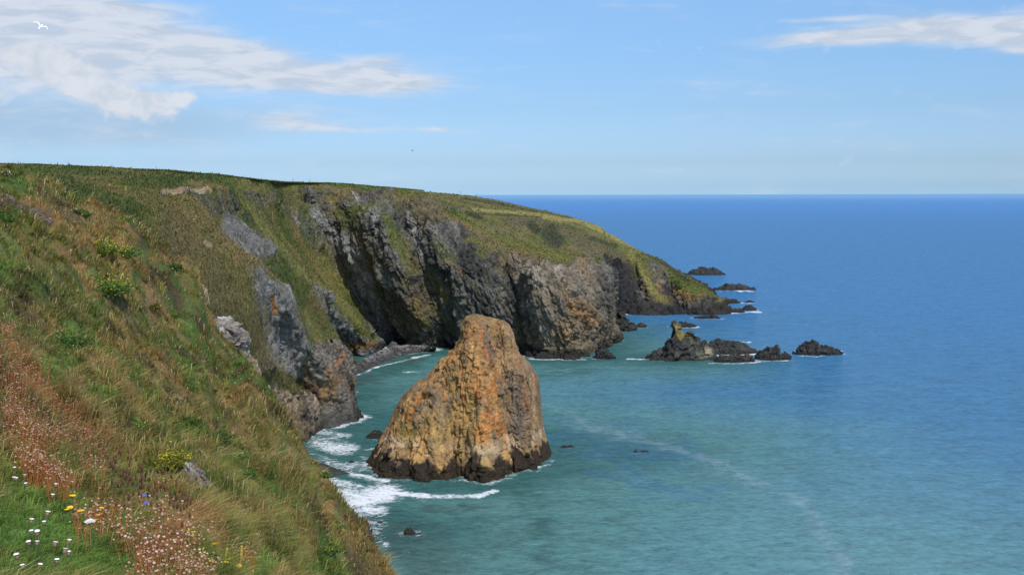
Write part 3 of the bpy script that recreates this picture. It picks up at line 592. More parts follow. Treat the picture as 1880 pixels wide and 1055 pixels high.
SR([(672,803),(680,795),(690,790),(698,791),(708,800)],805,'sloping rock in the channel left of the sea stack',.7,seed=23)
SR([(640,848),(645,844),(651,848)],849,'tiny rock in the surf left of the sea stack foot',.9,seed=24)
SR([(692,959),(698,955),(704,959)],960,'tiny rock at the edge of the white surf',.9,seed=25)
SR([(637,718),(642,714),(647,718)],719,'tiny dark rock near the small pebble beach',.9,seed=26)
SR([(1052,652),(1062,641),(1075,644),(1084,652)],655,'low black rock at the foot of the tall cliff face',.6,seed=27)
SR([(980,656),(995,647),(1015,650),(1030,657)],659,'long black ledge at the foot of the tall cliff face',.4,seed=28)
log('rocks done')
#@@BEACH
def sheet(name, curves, nu, nvv, mat, colf, bump_, kind=None, zmin=None):
    Rr = np.array([catmull(c_, nu) for c_ in curves]); G = hermite(np.arange(len(curves), dtype=float), Rr, np.linspace(0, len(curves) - 1, nvv))
    P = G.reshape(-1, 3).copy(); P[:, 2] += bump_(P); c = colf(P); o = make_mesh(name, P, grid_faces(nvv, nu), mat, c); return o, P
def pebc(P):
    n_ = fbm(P, .9, 4, .7, 5); c = lerp((.055, .052, .050), (.20, .195, .19), ss(n_ + .8 * (P[:, 2] - .8), -.3, .6)); c = lerp(c, (.045, .034, .026), ss(fbm(P, .22, 3, .6, 9), .0, .3) * .85)
    return lerp(c, (.06, .058, .056), ss(-P[:, 2], -.9, -.1))
wl = [(618,712),(632,694),(662,684),(690,671),(715,661),(745,651),(775,645),(800,643)]
bt = [(600,708),(624,686),(650,670),(675,658),(700,645),(735,637),(770,637),(800,640)]
c0 = [seap(*p, z=-1.6) + np.array([3.0, -4.0, 0]) for p in wl]; c1 = [seap(*p, z=.02) for p in wl]
c2 = [seap((a[0] + b[0]) / 2, (a[1] + b[1]) / 2, .7) for a, b in zip(wl, bt)]; c3 = [seap(*p, z=1.8) + np.array([0, 4, 0]) for p in bt]
beach, bp1 = sheet('beach', [c0, c1, c2, c3], 260, 90, M_ROCK, pebc, lambda P: .35 * fbm(P, .5, 4, .65, 2) + .25 * np.maximum(0, fbm(P, .25, 2, .5, 8)))
tag(beach, kind='structure')
wl = [(520,850),(560,846),(590,849),(612,857),(640,867)]; wr = [(520,905),(560,893),(590,880),(612,874),(641,868)]
c0 = [seap(*p, z=-1) + np.array([0, 3, 0]) for p in wl]; c1 = [seap(*p, z=0.02) for p in wl]; c2 = [seap((a[0] + b[0]) / 2, (a[1] + b[1]) / 2, h) for a, b, h in zip(wl, wr, (1.2, 1.0, .8, .45, .1))]
c3 = [seap(*p, z=.02) for p in wr]; c4 = [seap(*p, z=-1) + np.array([0, -3, 0]) for p in wr]
spit, bp2 = sheet('beach', [c0, c1, c2, c3, c4], 120, 90, M_ROCK, pebc, lambda P: .18 * fbm(P, .8, 4, .65, 12) * (P[:, 2] > -.5))
tag(spit, kind='structure')
SR([(712,640),(717,629),(727,628),(733,640)],642,'big grey boulder on the pebble beach under the dark cliff',.8,seed=31,name='beach_boulder',group=None,cat='boulder',colA=(.07,.068,.066),colB=(.15,.145,.14))
SR([(640,668),(650,661),(664,664),(676,670)],674,'brown seaweed-covered rock at the left end of the pebble beach',.5,seed=32,name='beach_boulder',group=None,cat='boulder',colA=(.05,.04,.03),colB=(.10,.085,.06))
k = np.where((bp1[:, 2] > .05) & (bp1[:, 2] < 2.2))[0]; k = rng.choice(k, 900); bc = bp1[k]; bs = rng.lognormal(-2.0, .5, 900)
dv = rng.normal(size=(900, 12, 3)); dv /= np.linalg.norm(dv, axis=2)[..., None]
base_dirs = np.array([(math.cos(a_) * math.cos(e_), math.sin(a_) * math.cos(e_), math.sin(e_)) for e_ in (-.5, .5) for a_ in np.arange(5) * 1.2566 + (0 if e_ < 0 else .63)] + [(0, 0, -1), (0, 0, 1)])
bv = base_dirs[None] * (1 + .35 * rng.normal(size=(900, 12, 1))) * bs[:, None, None] * np.array([1.1, 1, .75]); bv = bv + bc[:, None]
fs_ = [(i, (i + 1) % 5, 5 + i) for i in range(5)] + [(5 + i, (i + 1) % 5, 5 + (i + 1) % 5) for i in range(5)] + [(10, (i + 1) % 5, i) for i in range(5)] + [(11, 5 + i, 5 + (i + 1) % 5) for i in range(5)]
ff_ = (np.arange(900)[:, None, None] * 12 + np.array(fs_)[None]).reshape(-1, 3)
o = make_mesh('beach_stones', bv.reshape(-1, 3), ff_, M_ROCK, np.repeat(lerp((.035, .032, .030), (.18, .175, .165), rng.uniform(0, 1, 900) ** 2), 12, 0), smooth=False); tag(o, 'loose grey stones strewn over the small pebble beach', 'stones', kind='stuff')
#@@WATER
# ================================================================== the sea
def lines(fine0, fine1, step, far0, far1):
    f = np.arange(fine0, fine1, step); lo = fine0 - np.cumsum(step * 1.35 ** np.arange(1, 60)); lo = lo[lo > far0]; hi = f[-1] + np.cumsum(step * 1.35 ** np.arange(1, 60)); hi = hi[hi < far1]
    return np.concatenate([[far0], lo[::-1], f, hi, [far1]])
xs = lines(-62, 250, .55, -45000, 45000); ys = lines(112, 480, .6, -2000, 60000)
X, Y = np.meshgrid(xs, ys, indexing='ij'); P = np.stack([X.ravel(), Y.ravel(), np.zeros(X.size)], 1)
# distance to land on a 1 m raster
gx0, gy0, gw, gh = -100, 90, 460, 640
ras = np.zeros((gw, gh), bool)
for pts, th_ in ((cliff_grid.reshape(-1, 3), .7), (stack_pts, .7), (bp1, .35), (bp2, .35)):
    k = pts[np.abs(pts[:, 2]) < th_]; i = (k[:, 0] - gx0).astype(int); j = (k[:, 1] - gy0).astype(int); ok = (i >= 0) & (i < gw) & (j >= 0) & (j < gh); ras[i[ok], j[ok]] = True
for o in bpy.data.objects:
    if o.name.startswith('sea_rock'):
        v = np.empty(len(o.data.vertices) * 3, np.float32); o.data.vertices.foreach_get('co', v); v = v.reshape(-1, 3); k = v[np.abs(v[:, 2]) < .6]
        i = (k[:, 0] - gx0).astype(int); j = (k[:, 1] - gy0).astype(int); ok = (i >= 0) & (i < gw) & (j >= 0) & (j < gh); ras[i[ok], j[ok]] = True
dist = np.where(ras, 0.0, 99.0)
for it in range(70):
    p_ = np.pad(dist, 1, constant_values=99.0)
    cand = [p_[1:-1, :-2] + 1, p_[1:-1, 2:] + 1, p_[:-2, 1:-1] + 1, p_[2:, 1:-1] + 1, p_[:-2, :-2] + 1.414, p_[2:, 2:] + 1.414, p_[:-2, 2:] + 1.414, p_[2:, :-2] + 1.414]
    dist = np.minimum.reduce([dist] + cand)
def samp(A, x, y, fill):
    fx = np.clip(x - gx0 - .5, 0, gw - 2); fy = np.clip(y - gy0 - .5, 0, gh - 2); i = fx.astype(int); j = fy.astype(int); a_ = fx - i; b_ = fy - j
    v = A[i, j] * (1 - a_) * (1 - b_) + A[i + 1, j] * a_ * (1 - b_) + A[i, j + 1] * (1 - a_) * b_ + A[i + 1, j + 1] * a_ * b_
    out_ = (x < gx0 + 1) | (x > gx0 + gw - 2) | (y < gy0 + 1) | (y > gy0 + gh - 2); return np.where(out_, fill, v)
dl = samp(dist, P[:, 0], P[:, 1], 99.0)
wp = np.stack([fbm(P * [1, 1, 0], .09, 3, .6, 71), fbm(P * [1, 1, 0], .09, 3, .6, 75)], 1)
fine_reg = (P[:, 0] > -70) & (P[:, 0] < 260) & (P[:, 1] > 100) & (P[:, 1] < 520)
wpf = np.stack([fbm(P * [1, 1, 0], .45, 3, .6, 81), fbm(P * [1, 1, 0], .45, 3, .6, 85)], 1)
su = W0 / 2 + F0 * P[:, 0] / np.maximum(P[:, 1], 1); sv = CAMH * F0 / np.maximum(P[:, 1], 1)     # bearing and nearness of each sea point
def sea_uv(px, py): q = seap(px, py); return np.array([W0 / 2 + F0 * q[0] / q[1], CAMH * F0 / q[1]])
def seadab(lst, warpm=2.5):
    out_ = np.zeros(len(P)); q = np.stack([su + (wp[:, 0] * 9 + wpf[:, 0] * 4) * warpm, (sv + (wp[:, 1] * 4 + wpf[:, 1] * 1.8) * warpm) * 2.2], 1)
    for pts, r, amp in lst:
        w_ = [sea_uv(*p) * [1, 2.2] for p in pts]; dd = np.full(len(P), 1e9)
        if len(w_) == 1: w_ = w_ * 2
        for A, B in zip(w_[:-1], w_[1:]):
            ab = B - A; tq = np.clip((q - A) @ ab / (ab @ ab + 1e-9), 0, 1); dd = np.minimum(dd, np.linalg.norm(q - (A + tq[:, None] * ab), axis=1))
        out_ = np.maximum(out_, amp * (1 - ss(dd, r * .3, r * 1.9)))
    return out_
foam = seadab([([(575,800),(600,800),(625,802)],7,.75), ([(572,815),(610,822),(640,830)],9,.75), ([(570,832),(600,838)],8,.8), ([(600,790),(620,792)],9,.7), ([(610,840),(660,855)],6,.7),
  ([(600,880),(640,890),(700,900),(740,905)],18,.9), ([(600,915),(660,912),(700,903)],46,1.05), ([(640,945),(690,935)],34,.86), ([(640,985),(690,965)],36,.78), ([(660,1010),(700,1000)],26,.62), ([(590,812),(630,822)],34,.88), ([(590,795),(640,800)],14,.86), ([(600,852),(660,862)],20,.8), ([(650,872),(700,880)],14,.72), ([(700,902),(760,908),(820,912),(880,910),(908,902)],10,1.02), ([(640,868),(670,874),(710,882)],7,.9), ([(640,940),(670,935)],20,.85), ([(655,965),(680,960)],16,.8),
  ([(670,990),(700,985)],12,.7), ([(620,960),(660,1000)],20,.7), ([(650,870),(690,880),(720,885)],8,.55), ([(690,890),(780,918)],8,.65), ([(870,864),(905,866)],6,.95), ([(905,866),(960,862),(1008,852)],3.5,.8), ([(1012,848),(1020,842)],5,.6),
  ([(640,778),(680,768)],6,.45), ([(650,770),(672,768)],4,.6), ([(740,682),(770,683)],3,.75), ([(622,705),(640,693),(665,685),(700,672),(735,662),(790,652)],3.2,.9), ([(625,690),(640,690)],3,.9),
  ([(1068,638),(1092,641)],3.0,1.0), ([(1150,658),(1215,661),(1275,660)],2.6,1.0), ([(1255,654),(1275,660)],3.2,1.0), ([(1290,658),(1320,652),(1390,650)],2.2,1.0), ([(1300,667),(1390,666)],2.0,.9), ([(1350,628),(1382,628)],1.4,1.0),
  ([(1385,663),(1445,662)],1.8,.9), ([(1470,652),(1500,655),(1530,647),(1550,643)],1.8,.95), ([(1320,568),(1335,575)],2.6,1.0), ([(1330,574),(1395,573)],2.2,1.0), ([(1320,556),(1390,556)],1.8,.9), ([(1315,536),(1390,534)],1.6,.9),
  ([(1325,500),(1355,502)],1.6,.9), ([(1238,494),(1250,494)],1.4,1), ([(1268,584),(1330,586)],1.6,.8), ([(1232,602),(1280,600)],1.4,.8), ([(1140,606),(1190,600)],1.4,.7), ([(1128,828),(1150,824),(1195,823),(1210,828)],2,.45), ([(1130,832),(1160,834)],2,.4), ([(1190,829),(1200,830)],2,.5),
  ([(1058,816),(1068,815)],2,.6), ([(1345,700),(1346,700)],1,.0), ([(772,980),(782,975)],2,.5), ([(690,800),(670,806)],2,.5), ([(1380,590),(1420,592)],1,.25)], 1.0)
chop_patch = .5 + .9 * fbm(P * [1, 1, 0], .05, 2, .5, 91)
foam = np.clip(foam * .80, 0, .84)
foam = np.maximum(foam, .78 * (1 - ss(dl, .2, 3.2)) * np.clip(chop_patch + .15, 0, 1))
streak = seadab([([(1080,780),(1200,812),(1300,845),(1400,885),(1480,930),(1520,980),(1545,1050)],14,1), ([(1000,740),(1080,780)],8,.6)], 4)
# colour of the water body: sand and weed below it, shallow near land, deep out at sea; reflections and haze painted in
n_s = fbm(P * [1, 1, 0], .018, 3, .5, 95); n_m = fbm(P * [1, 1, 0], .06, 3, .55, 97)
rdist = np.hypot(P[:, 0], P[:, 1])
deep = ss(P[:, 1] + P[:, 0] * 1.1 + 60 * n_s, 170, 700)
cw = lerp((.100, .232, .240), (.050, .165, .270), ss(P[:, 0] * 1.2 + P[:, 1] * .30 + 45 * n_s, 70, 190))
cw = lerp(cw, (.044, .170, .345), deep)
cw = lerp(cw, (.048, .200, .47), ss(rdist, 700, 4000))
cw = lerp(cw, (.13, .32, .56), ss(rdist, 3000, 16000))  # far water paled: horizon haze painted into its colour
near_ = (1 - ss(rdist, 300, 420)) * (1 - ss(P[:, 0], 40, 85))
cw = lerp(cw, (.078, .190, .172), (1 - ss(dl + 12 * n_m, 8, 45)) * .85 * near_)
cw = lerp(cw, (.034, .115, .108), (1 - ss(dl + 8 * n_m, 2, 15)) * .8 * near_)  # dark green reflection at the cliff feet put into the water colour
cw = lerp(cw, (.050, .070, .060), seadab([([(640,960),(760,1000),(800,1040)],60,.5), ([(640,700),(700,690)],14,.7), ([(700,670),(760,658)],8,.8), ([(760,925),(880,930)],9,.5)], 6) * .8)
cw = lerp(cw, (.055, .150, .260), seadab([([(1050,800),(1200,830)],55,.35), ([(1150,880),(1300,900)],30,.4)], 14))
cw = lerp(cw, (.030, .095, .085), seadab([([(900,895),(985,905)],18,.6), ([(960,900),(1000,960),(990,1020)],24,.55), ([(700,680),(760,672)],10,.5), ([(1000,690),(1080,680)],22,.5)], 3) * ss(fbm(P * [.6, 1, 0], .5, 3, .6, 98), -.3, .3))  # dark choppy water, with the reflection beside the stack painted in
cw = lerp(cw, (.23, .33, .36), streak * .50 * ss(fbm(P * [1, 1, 0], .35, 4, .7, 99), -.35, .25))
sea_m, t_, o_ = new_mat('sea_water')
ge = N(t_, 'ShaderNodeNewGeometry'); ca = N(t_, 'ShaderNodeAttribute', attribute_name='Col'); fa = N(t_, 'ShaderNodeAttribute', attribute_name='foam'); la = N(t_, 'ShaderNodeAttribute', attribute_name='calm')
mp = N(t_, 'ShaderNodeMapping'); mp.inputs['Rotation'].default_value = (0, 0, math.radians(-20)); mp.inputs['Scale'].default_value = (.55, 1.0, 1.0); L(t_, ge.outputs['Position'], mp.inputs['Vector'])
w1 = noise(t_, mp.outputs[0], .22, 3, .6, .4); w2n = noise(t_, mp.outputs[0], .75, 4, .65, .3); w3 = noise(t_, mp.outputs[0], .035, 3, .6); w4 = noise(t_, mp.outputs[0], 1.7, 3, .7)
hgt = M(t_, 'ADD', M(t_, 'MULTIPLY', w1, 1.1), M(t_, 'ADD', M(t_, 'MULTIPLY_ADD', w4, .22, M(t_, 'MULTIPLY', w2n, .55)), M(t_, 'MULTIPLY', w3, 2.0)))
bp = N(t_, 'ShaderNodeBump'); bp.inputs['Strength'].default_value = .8; bp.inputs['Distance'].default_value = 1.9; L(t_, hgt, bp.inputs['Height'])
colv = SM(t_, M(t_, 'ADD', M(t_, 'MULTIPLY', w1, .22), M(t_, 'ADD', M(t_, 'MULTIPLY', w2n, .40), M(t_, 'MULTIPLY', w4, .38))), .36, .64, .58, 1.42, 'LINEAR')
vm = N(t_, 'ShaderNodeVectorMath', operation='SCALE'); L(t_, ca.outputs['Color'], vm.inputs[0]); L(t_, colv, vm.inputs['Scale'])
df = N(t_, 'ShaderNodeBsdfDiffuse'); L(t_, vm.outputs[0], df.inputs[0])
gl = N(t_, 'ShaderNodeBsdfGlossy'); gl.inputs['Roughness'].default_value = .12; L(t_, bp.outputs[0], gl.inputs['Normal'])
fr = N(t_, 'ShaderNodeFresnel'); fr.inputs['IOR'].default_value = 1.33; L(t_, bp.outputs[0], fr.inputs['Normal'])
ff = M(t_, 'MINIMUM', M(t_, 'MULTIPLY', fr.outputs[0], .85), .38)
mx = N(t_, 'ShaderNodeMixShader'); L(t_, ff, mx.inputs[0]); L(t_, df.outputs[0], mx.inputs[1]); L(t_, gl.outputs[0], mx.inputs[2])
mp2 = N(t_, 'ShaderNodeMapping'); mp2.inputs['Scale'].default_value = (.7, 1.0, 1.0); L(t_, ge.outputs['Position'], mp2.inputs['Vector'])
fn = noise(t_, mp2.outputs[0], .9, 7, .75, 2.2); fn2 = noise(t_, mp2.outputs[0], .22, 4, .6, .8)
fm = M(t_, 'ADD', M(t_, 'MULTIPLY', fn, 1.5), M(t_, 'MULTIPLY_ADD', fn2, .7, -.62))
fo = M(t_, 'ADD', fa.outputs['Fac'], fm); fo = SM(t_, fo, 1.0, 1.34)
fb = N(t_, 'ShaderNodeBsdfDiffuse'); fb.inputs[0].default_value = (.72, .75, .77, 1)
m2 = N(t_, 'ShaderNodeMixShader'); L(t_, fo, m2.inputs[0]); L(t_, mx.outputs[0], m2.inputs[1]); L(t_, fb.outputs[0], m2.inputs[2]); L(t_, m2.outputs[0], o_.inputs[0])
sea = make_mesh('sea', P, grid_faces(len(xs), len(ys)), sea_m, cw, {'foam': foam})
tag(sea, kind='structure'); log('sea done', len(P))
#@@HILL
# ================================================================== the near hillside (height as seen from the path where the camera stands)
HC = [ # picture column, row, distance
 (0,1055,5.2),(200,1055,5.6),(400,1055,7),(550,1055,12),(650,1055,22),(708,1055,34),
 (0,900,7),(150,900,8),(300,900,12),(450,900,22),(550,900,35),(596,900,46),
 (0,750,9),(50,750,11),(150,750,16),(300,750,24),(450,750,38),(505,755,50),
 (-30,620,11),(60,620,20),(200,620,30),(350,620,45),(425,640,56),
 (0,500,24),(150,500,34),(300,500,46),(352,515,56),
 (0,400,34),(120,392,44),(190,392,52),(0,318,46),(60,336,48),(300,452,56),(250,430,55),(560,840,50),(640,960,42),(470,700,54),(680,1010,38)]
pts = []
for px, py, Yd in HC: p = at(px, py, Yd); pts.append((math.atan2(p[0], p[1]), math.hypot(p[0], p[1]), p[2]))
def azp(px): return math.atan((px - 940) / F0)
for px, lst in ((708,[(42,22),(52,5),(58,-6)]), (596,[(56,22),(68,4),(76,-6)]), (505,[(62,24),(78,8),(90,-6)]), (425,[(68,26),(86,12),(100,-6)]), (352,[(68,32),(90,18),(112,-6)]), (250,[(68,36),(92,28),(125,0)]), (190,[(66,39),(95,34),(135,20)]),
   (0,[(62,43.5),(95,40),(140,38)]), (-300,[(20,44.5),(50,47.5),(90,46),(140,44)]), (-1200,[(6,43.8),(20,46),(60,48),(140,50)]),
   (760,[(8,38.5),(20,31),(32,20),(45,0)]), (850,[(4,41.5),(10,35.5),(20,24),(34,0)]), (1100,[(3,41.5),(8,35),(16,24),(30,-4)]), (1800,[(2.5,41.3),(6,36),(14,22),(26,-5)]), (3500,[(2.5,41),(6,36),(12,24),(24,-5)])):
    for r_, z_ in lst: pts.append((azp(px), r_, z_))
for a_ in (-60, -30, 0, 30, 60): pts.append((math.radians(a_), 1.3, 43.25 - .006 * a_))
for a_ in (-45, -25): pts.append((math.radians(a_), 3.0, 43.3))
pts = np.array(pts); A = np.stack([pts[:, 0] * 2.2, np.log(pts[:, 1])], 1); e_ = (pts[:, 2] - CAMH) / pts[:, 1]
def tps(r): return np.where(r > 1e-9, r * r * np.log(r + 1e-12), 0)
n_ = len(A); K = tps(np.linalg.norm(A[:, None] - A[None], axis=2)) + np.eye(n_) * 2e-3; Q = np.concatenate([np.ones((n_, 1)), A], 1)
S = np.block([[K, Q], [Q.T, np.zeros((3, 3))]]); sol = np.linalg.solve(S, np.concatenate([e_, [0, 0, 0]]))
def hill_base(a_, r_):
    B = np.stack([a_ * 2.2, np.log(r_)], 1); out_ = np.empty(len(B))
    for i in range(0, len(B), 60000): b = B[i:i + 60000]; out_[i:i + 60000] = tps(np.linalg.norm(b[:, None] - A[None], axis=2)) @ sol[:n_] + sol[n_] + b @ sol[n_ + 1:]
    return out_ * r_ + CAMH
NA, NR = 760, 620
aa = np.concatenate([np.linspace(math.radians(-70), math.radians(-28), 60, endpoint=False), np.linspace(math.radians(-28), 0, NA - 120, endpoint=False), np.linspace(0, math.radians(60), 60)])
rr = np.exp(np.linspace(math.log(1.2), math.log(140), NR))
AA, RR = np.meshgrid(aa, rr, indexing='ij')
zb = hill_base(AA.ravel(), RR.ravel())
def hill_bump(x, y, z, r_):
    P = np.stack([x, y, z], 1); s_ = ss(r_, 3, 18)
    # hummocks and tussocks leaning down the slope
    P2 = P.copy(); P2[:, 0] *= .8
    b = .55 * fbm(P2, .16, 3, .5, 201) * ss(r_, 12, 30) + .38 * fbm(P2, .33, 2, .5, 203) * ss(r_, 7, 20) + s_ * (.62 * (ridged(P2, .42, 2, .5, 205) - .35) * -1) + .16 * s_ * fbm(P2, 1.1, 3, .6, 209) + .05 * fbm(P2, 3.0, 2, .6, 215)
    return b
x_, y_ = RR.ravel() * np.sin(AA.ravel()), RR.ravel() * np.cos(AA.ravel())
SKY = np.array([(-400,300),(-100,305),(0,311),(50,320),(100,345),(150,368),(200,388),(250,420),(300,455),(340,487),(355,505),(370,535),(380,570),(390,600),(405,630),(430,652),(450,672),(480,715),(500,745),(530,790),(560,835),(580,865),(600,895),(620,925),(640,955),(660,985),(680,1010),(700,1038),(712,1056),(730,1085),(760,1150),(800,1260)], float)
pxa = 940 + F0 * np.tan(aa); inr = (pxa > -400) & (pxa < 800)
# elevation tangent of each target row
te = np.array([(lambda p: (p[2] - CAMH) / math.hypot(p[0], p[1]))(at(a_, b_, 50.0)) for a_, b_ in SKY]); target = np.interp(pxa, SKY[:, 0], te)
rs_ = np.interp(pxa, [0, 350, 560, 710, 760], [46, 56, 50, 34, 30])
lowb = .55 * fbm(np.stack([x_ * .8, y_, zb], 1), .16, 3, .5, 201) * ss(RR.ravel(), 12, 30)
for _ in range(4):
    ez = ((zb + lowb - CAMH) / RR.ravel()).reshape(NA, NR); mxe = ez.max(1); de = np.where(inr, target - mxe, 0)
    wR = ss(RR, .12 * rs_[:, None], rs_[:, None]); zb = zb + (de[:, None] * wR * RR).ravel()
    de_t = de
log('silhouette error', np.abs(de_t[inr]).max())
zb = np.clip(zb, -8, 60); bump_ = hill_bump(x_, y_, zb, RR.ravel())
# rounded hollow scars, where earth shows
HP = np.stack([x_, y_, zb + bump_], 1)
hx, hy, hd = proj(HP)
hG = HP.reshape(NA, NR, 3)
def hpick(px, py):
    """first ground point met by the sight line of a photo point"""
    i = np.argmin(np.abs(aa - azp(px))); col_ = hG[i]; q_ = hy.reshape(NA, NR)[i]; k = np.where(q_ <= py)[0]
    return col_[k[0]].copy() if len(k) else col_[300].copy()
hwarp = np.stack([fbm(HP, .5, 3, .6, 221), fbm(HP, .5, 3, .6, 225), fbm(HP, .5, 3, .6, 229)], 1)
def hill_dab(Pq, wq, lst, soft=.6):
    out_ = np.zeros(len(Pq)); 
    for pts_, r, amp in lst:
        q = [hpick(*p) for p in pts_]; 
        if len(q) == 1: q = q * 2
        for A_, B_ in zip(q[:-1], q[1:]):
            ra, rb = r * np.linalg.norm(A_ - [0, 0, CAMH]) / F0, r * np.linalg.norm(B_ - [0, 0, CAMH]) / F0
            ab = B_ - A_; tq = np.clip((Pq - A_) @ ab / (ab @ ab + 1e-9), 0, 1); rad = ra + (rb - ra) * tq
            d_ = np.linalg.norm(Pq + wq * rad[:, None] * .9 - (A_ + tq[:, None] * ab), axis=1)
            out_ = np.maximum(out_, amp * (1 - ss(d_ / rad, 1 - soft, 1 + soft)))
    return out_
Z_GREEN = [([(0,1000),(60,900)],80,1), ([(0,1060),(160,1040)],90,1), ([(60,880),(120,950)],50,1), ([(40,740),(90,700)],30,.8), ([(30,740),(110,660)],30,.8), ([(180,510),(210,540)],22,.9), ([(0,520),(20,440)],24,.7), ([(110,640),(140,610)],24,.7), ([(190,720),(150,760)],30,.6),
  ([(270,880),(250,900)],24,.8), ([(300,960),(200,870)],20,.6), ([(480,1040),(380,1040)],30,.9), ([(400,860),(430,850)],16,.9), ([(440,870),(445,900)],12,.8), ([(240,790),(250,780)],16,.9), ([(330,680),(370,720)],20,.5), ([(600,1000),(620,1030)],12,.8), ([(540,940),(560,960)],10,.6),
  ([(30,650),(60,700)],20,.6), ([(250,470),(300,490)],14,.7), ([(0,340),(60,350)],10,.6), ([(610,940),(650,1000)],6,.7), ([(560,860),(575,880)],6,.7), ([(350,560),(340,600)],12,.5), ([(500,1000),(520,1020)],14,.6)]
Z_RED = [([(-10,640),(60,720),(140,800),(180,830)],18,1), ([(-10,760),(50,860),(110,900)],12,.9), ([(250,1040),(340,960),(380,1030)],34,1), ([(150,850),(240,890),(300,930)],12,.8), ([(-10,610),(30,650)],12,1), ([(150,960),(220,950),(300,1000)],16,.7), ([(430,990),(445,1010)],10,.8), ([(10,720),(80,780)],24,.8)]
Z_DARK = [([(30,380),(85,400)],16,.9), ([(380,800),(400,830)],16,.8), ([(250,425),(262,455)],9,.9), ([(310,490),(325,500)],8,.9), ([(395,915),(410,925)],10,.9), ([(455,890),(460,950)],7,.8), ([(610,930),(625,960)],5,1), ([(225,785),(235,800)],7,.8), ([(80,600),(40,590)],14,.5), ([(310,720),(330,740)],8,.5), ([(350,700),(345,740)],8,.4), ([(120,660),(140,650)],9,.6), ([(0,370),(15,420)],12,.6), ([(640,990),(660,1010)],5,.7), ([(420,780),(440,800)],10,.5)]
Z_PINKSOIL = [([(105,710),(130,730)],10,.9), ([(300,730),(325,755)],12,.9), ([(155,670),(170,680)],8,.8), ([(270,600),(275,560)],10,.5), ([(115,860),(180,900)],10,.6), ([(230,700),(250,720)],10,.5), ([(140,720),(120,700)],9,.7), ([(560,900),(580,930)],7,.6)]
Z_STRAW = [([(150,450),(260,640),(420,830)],30,.6), ([(300,560),(420,740),(520,880)],28,.7), ([(100,480),(150,600)],30,.5), ([(170,390),(140,410)],24,.8), ([(380,700),(560,930)],24,.6), ([(440,960),(330,860)],20,.5)]
def hill_cols(Pq, wq):
    n1_ = fbm(Pq, .22, 3, .6, 301); n2_ = fbm(Pq, .9, 3, .6, 305); n3_ = fbm(Pq, 3.2, 2, .6, 309)
    n0_ = fbm(Pq, .38, 2, .5, 313)
    c = lerp((.145, .155, .035), (.29, .200, .070), ss(n1_ + .8 * n2_, -.14, .26))
    c = lerp(c, (.080, .155, .028), ss(n2_ - .6 * n1_ + .3 * n3_, -.02, .18) * .92)
    c = lerp(c, (.34, .200, .080), ss(n0_ - .3 * n2_, .10, .28) * .55)
    c = lerp(c, (.095, .070, .036), ss(-n0_ - .4 * n2_, .12, .30) * .8)
    c = lerp(c, (.44, .32, .13), hill_dab(Pq, wq, Z_STRAW) * ss(n2_ + n3_, -.4, .4) * .6)
    c = lerp(c, (.155, .265, .060), hill_dab(Pq, wq, Z_GREEN) * .85)
    c = lerp(c, (.38, .16, .075), hill_dab(Pq, wq, Z_RED) * .85)
    pk = hill_dab(Pq, wq, Z_PINKSOIL); c = lerp(c, (.40, .25, .155), pk * .85)
    dk = hill_dab(Pq, wq, Z_DARK); c = lerp(c, (.075, .050, .038), dk * .85)
    return c, np.clip(pk + dk, 0, 1)
hc, hbare = hill_cols(HP, hwarp)
zs = HP.copy(); 
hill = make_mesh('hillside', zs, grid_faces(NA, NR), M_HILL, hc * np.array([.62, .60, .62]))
tag(hill, kind='structure'); log('hill done')
#@@GRASS
def hill_at(a_, r_):
    fi = np.interp(a_, aa, np.arange(NA)); fj = np.interp(np.log(r_), np.log(rr), np.arange(NR))
    i = np.clip(fi.astype(int), 0, NA - 2); j = np.clip(fj.astype(int), 0, NR - 2); u = (fi - i)[:, None]; v = (fj - j)[:, None]
    return hG[i, j] * (1 - u) * (1 - v) + hG[i + 1, j] * u * (1 - v) + hG[i, j + 1] * (1 - u) * v + hG[i + 1, j + 1] * u * v
def blades(name, root, h, wd, lean, col0, col1, jit, label_kind='stuff', parent=None):
    """one mesh of curved, tapering blades"""
    n = len(root); ph = rng.uniform(0, 2 * math.pi, n); sd = np.stack([np.cos(ph), np.sin(ph), np.zeros(n)], 1)
    up = np.array([0, 0, 1.0]); l1 = up * .55 + lean * .28; l2 = up * .82 + lean
    V = np.empty((n, 5, 3)); b = root - up * (h * .12)[:, None]
    V[:, 0] = b - sd * wd[:, None]; V[:, 1] = b + sd * wd[:, None]
    V[:, 2] = root + l1 * h[:, None] - sd * (wd * .75)[:, None]; V[:, 3] = root + l1 * h[:, None] + sd * (wd * .75)[:, None]; V[:, 4] = root + l2 * h[:, None]
    k = np.arange(n)[:, None] * 5
    Fq = k + np.array([0, 1, 3, 2]); Ft = k + np.array([2, 3, 4])
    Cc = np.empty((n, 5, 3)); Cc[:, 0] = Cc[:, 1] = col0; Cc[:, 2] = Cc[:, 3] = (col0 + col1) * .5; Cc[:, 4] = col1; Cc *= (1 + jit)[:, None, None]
    return make_mesh(name, V.reshape(-1, 3), [Fq, Ft], M_LEAF, Cc.reshape(-1, 3), smooth=False, parent=parent)
NBL = 560000
ga = rng.uniform(math.radians(-29), math.radians(-4.2), NBL); gr = np.exp(rng.uniform(math.log(2.2), math.log(66), NBL))
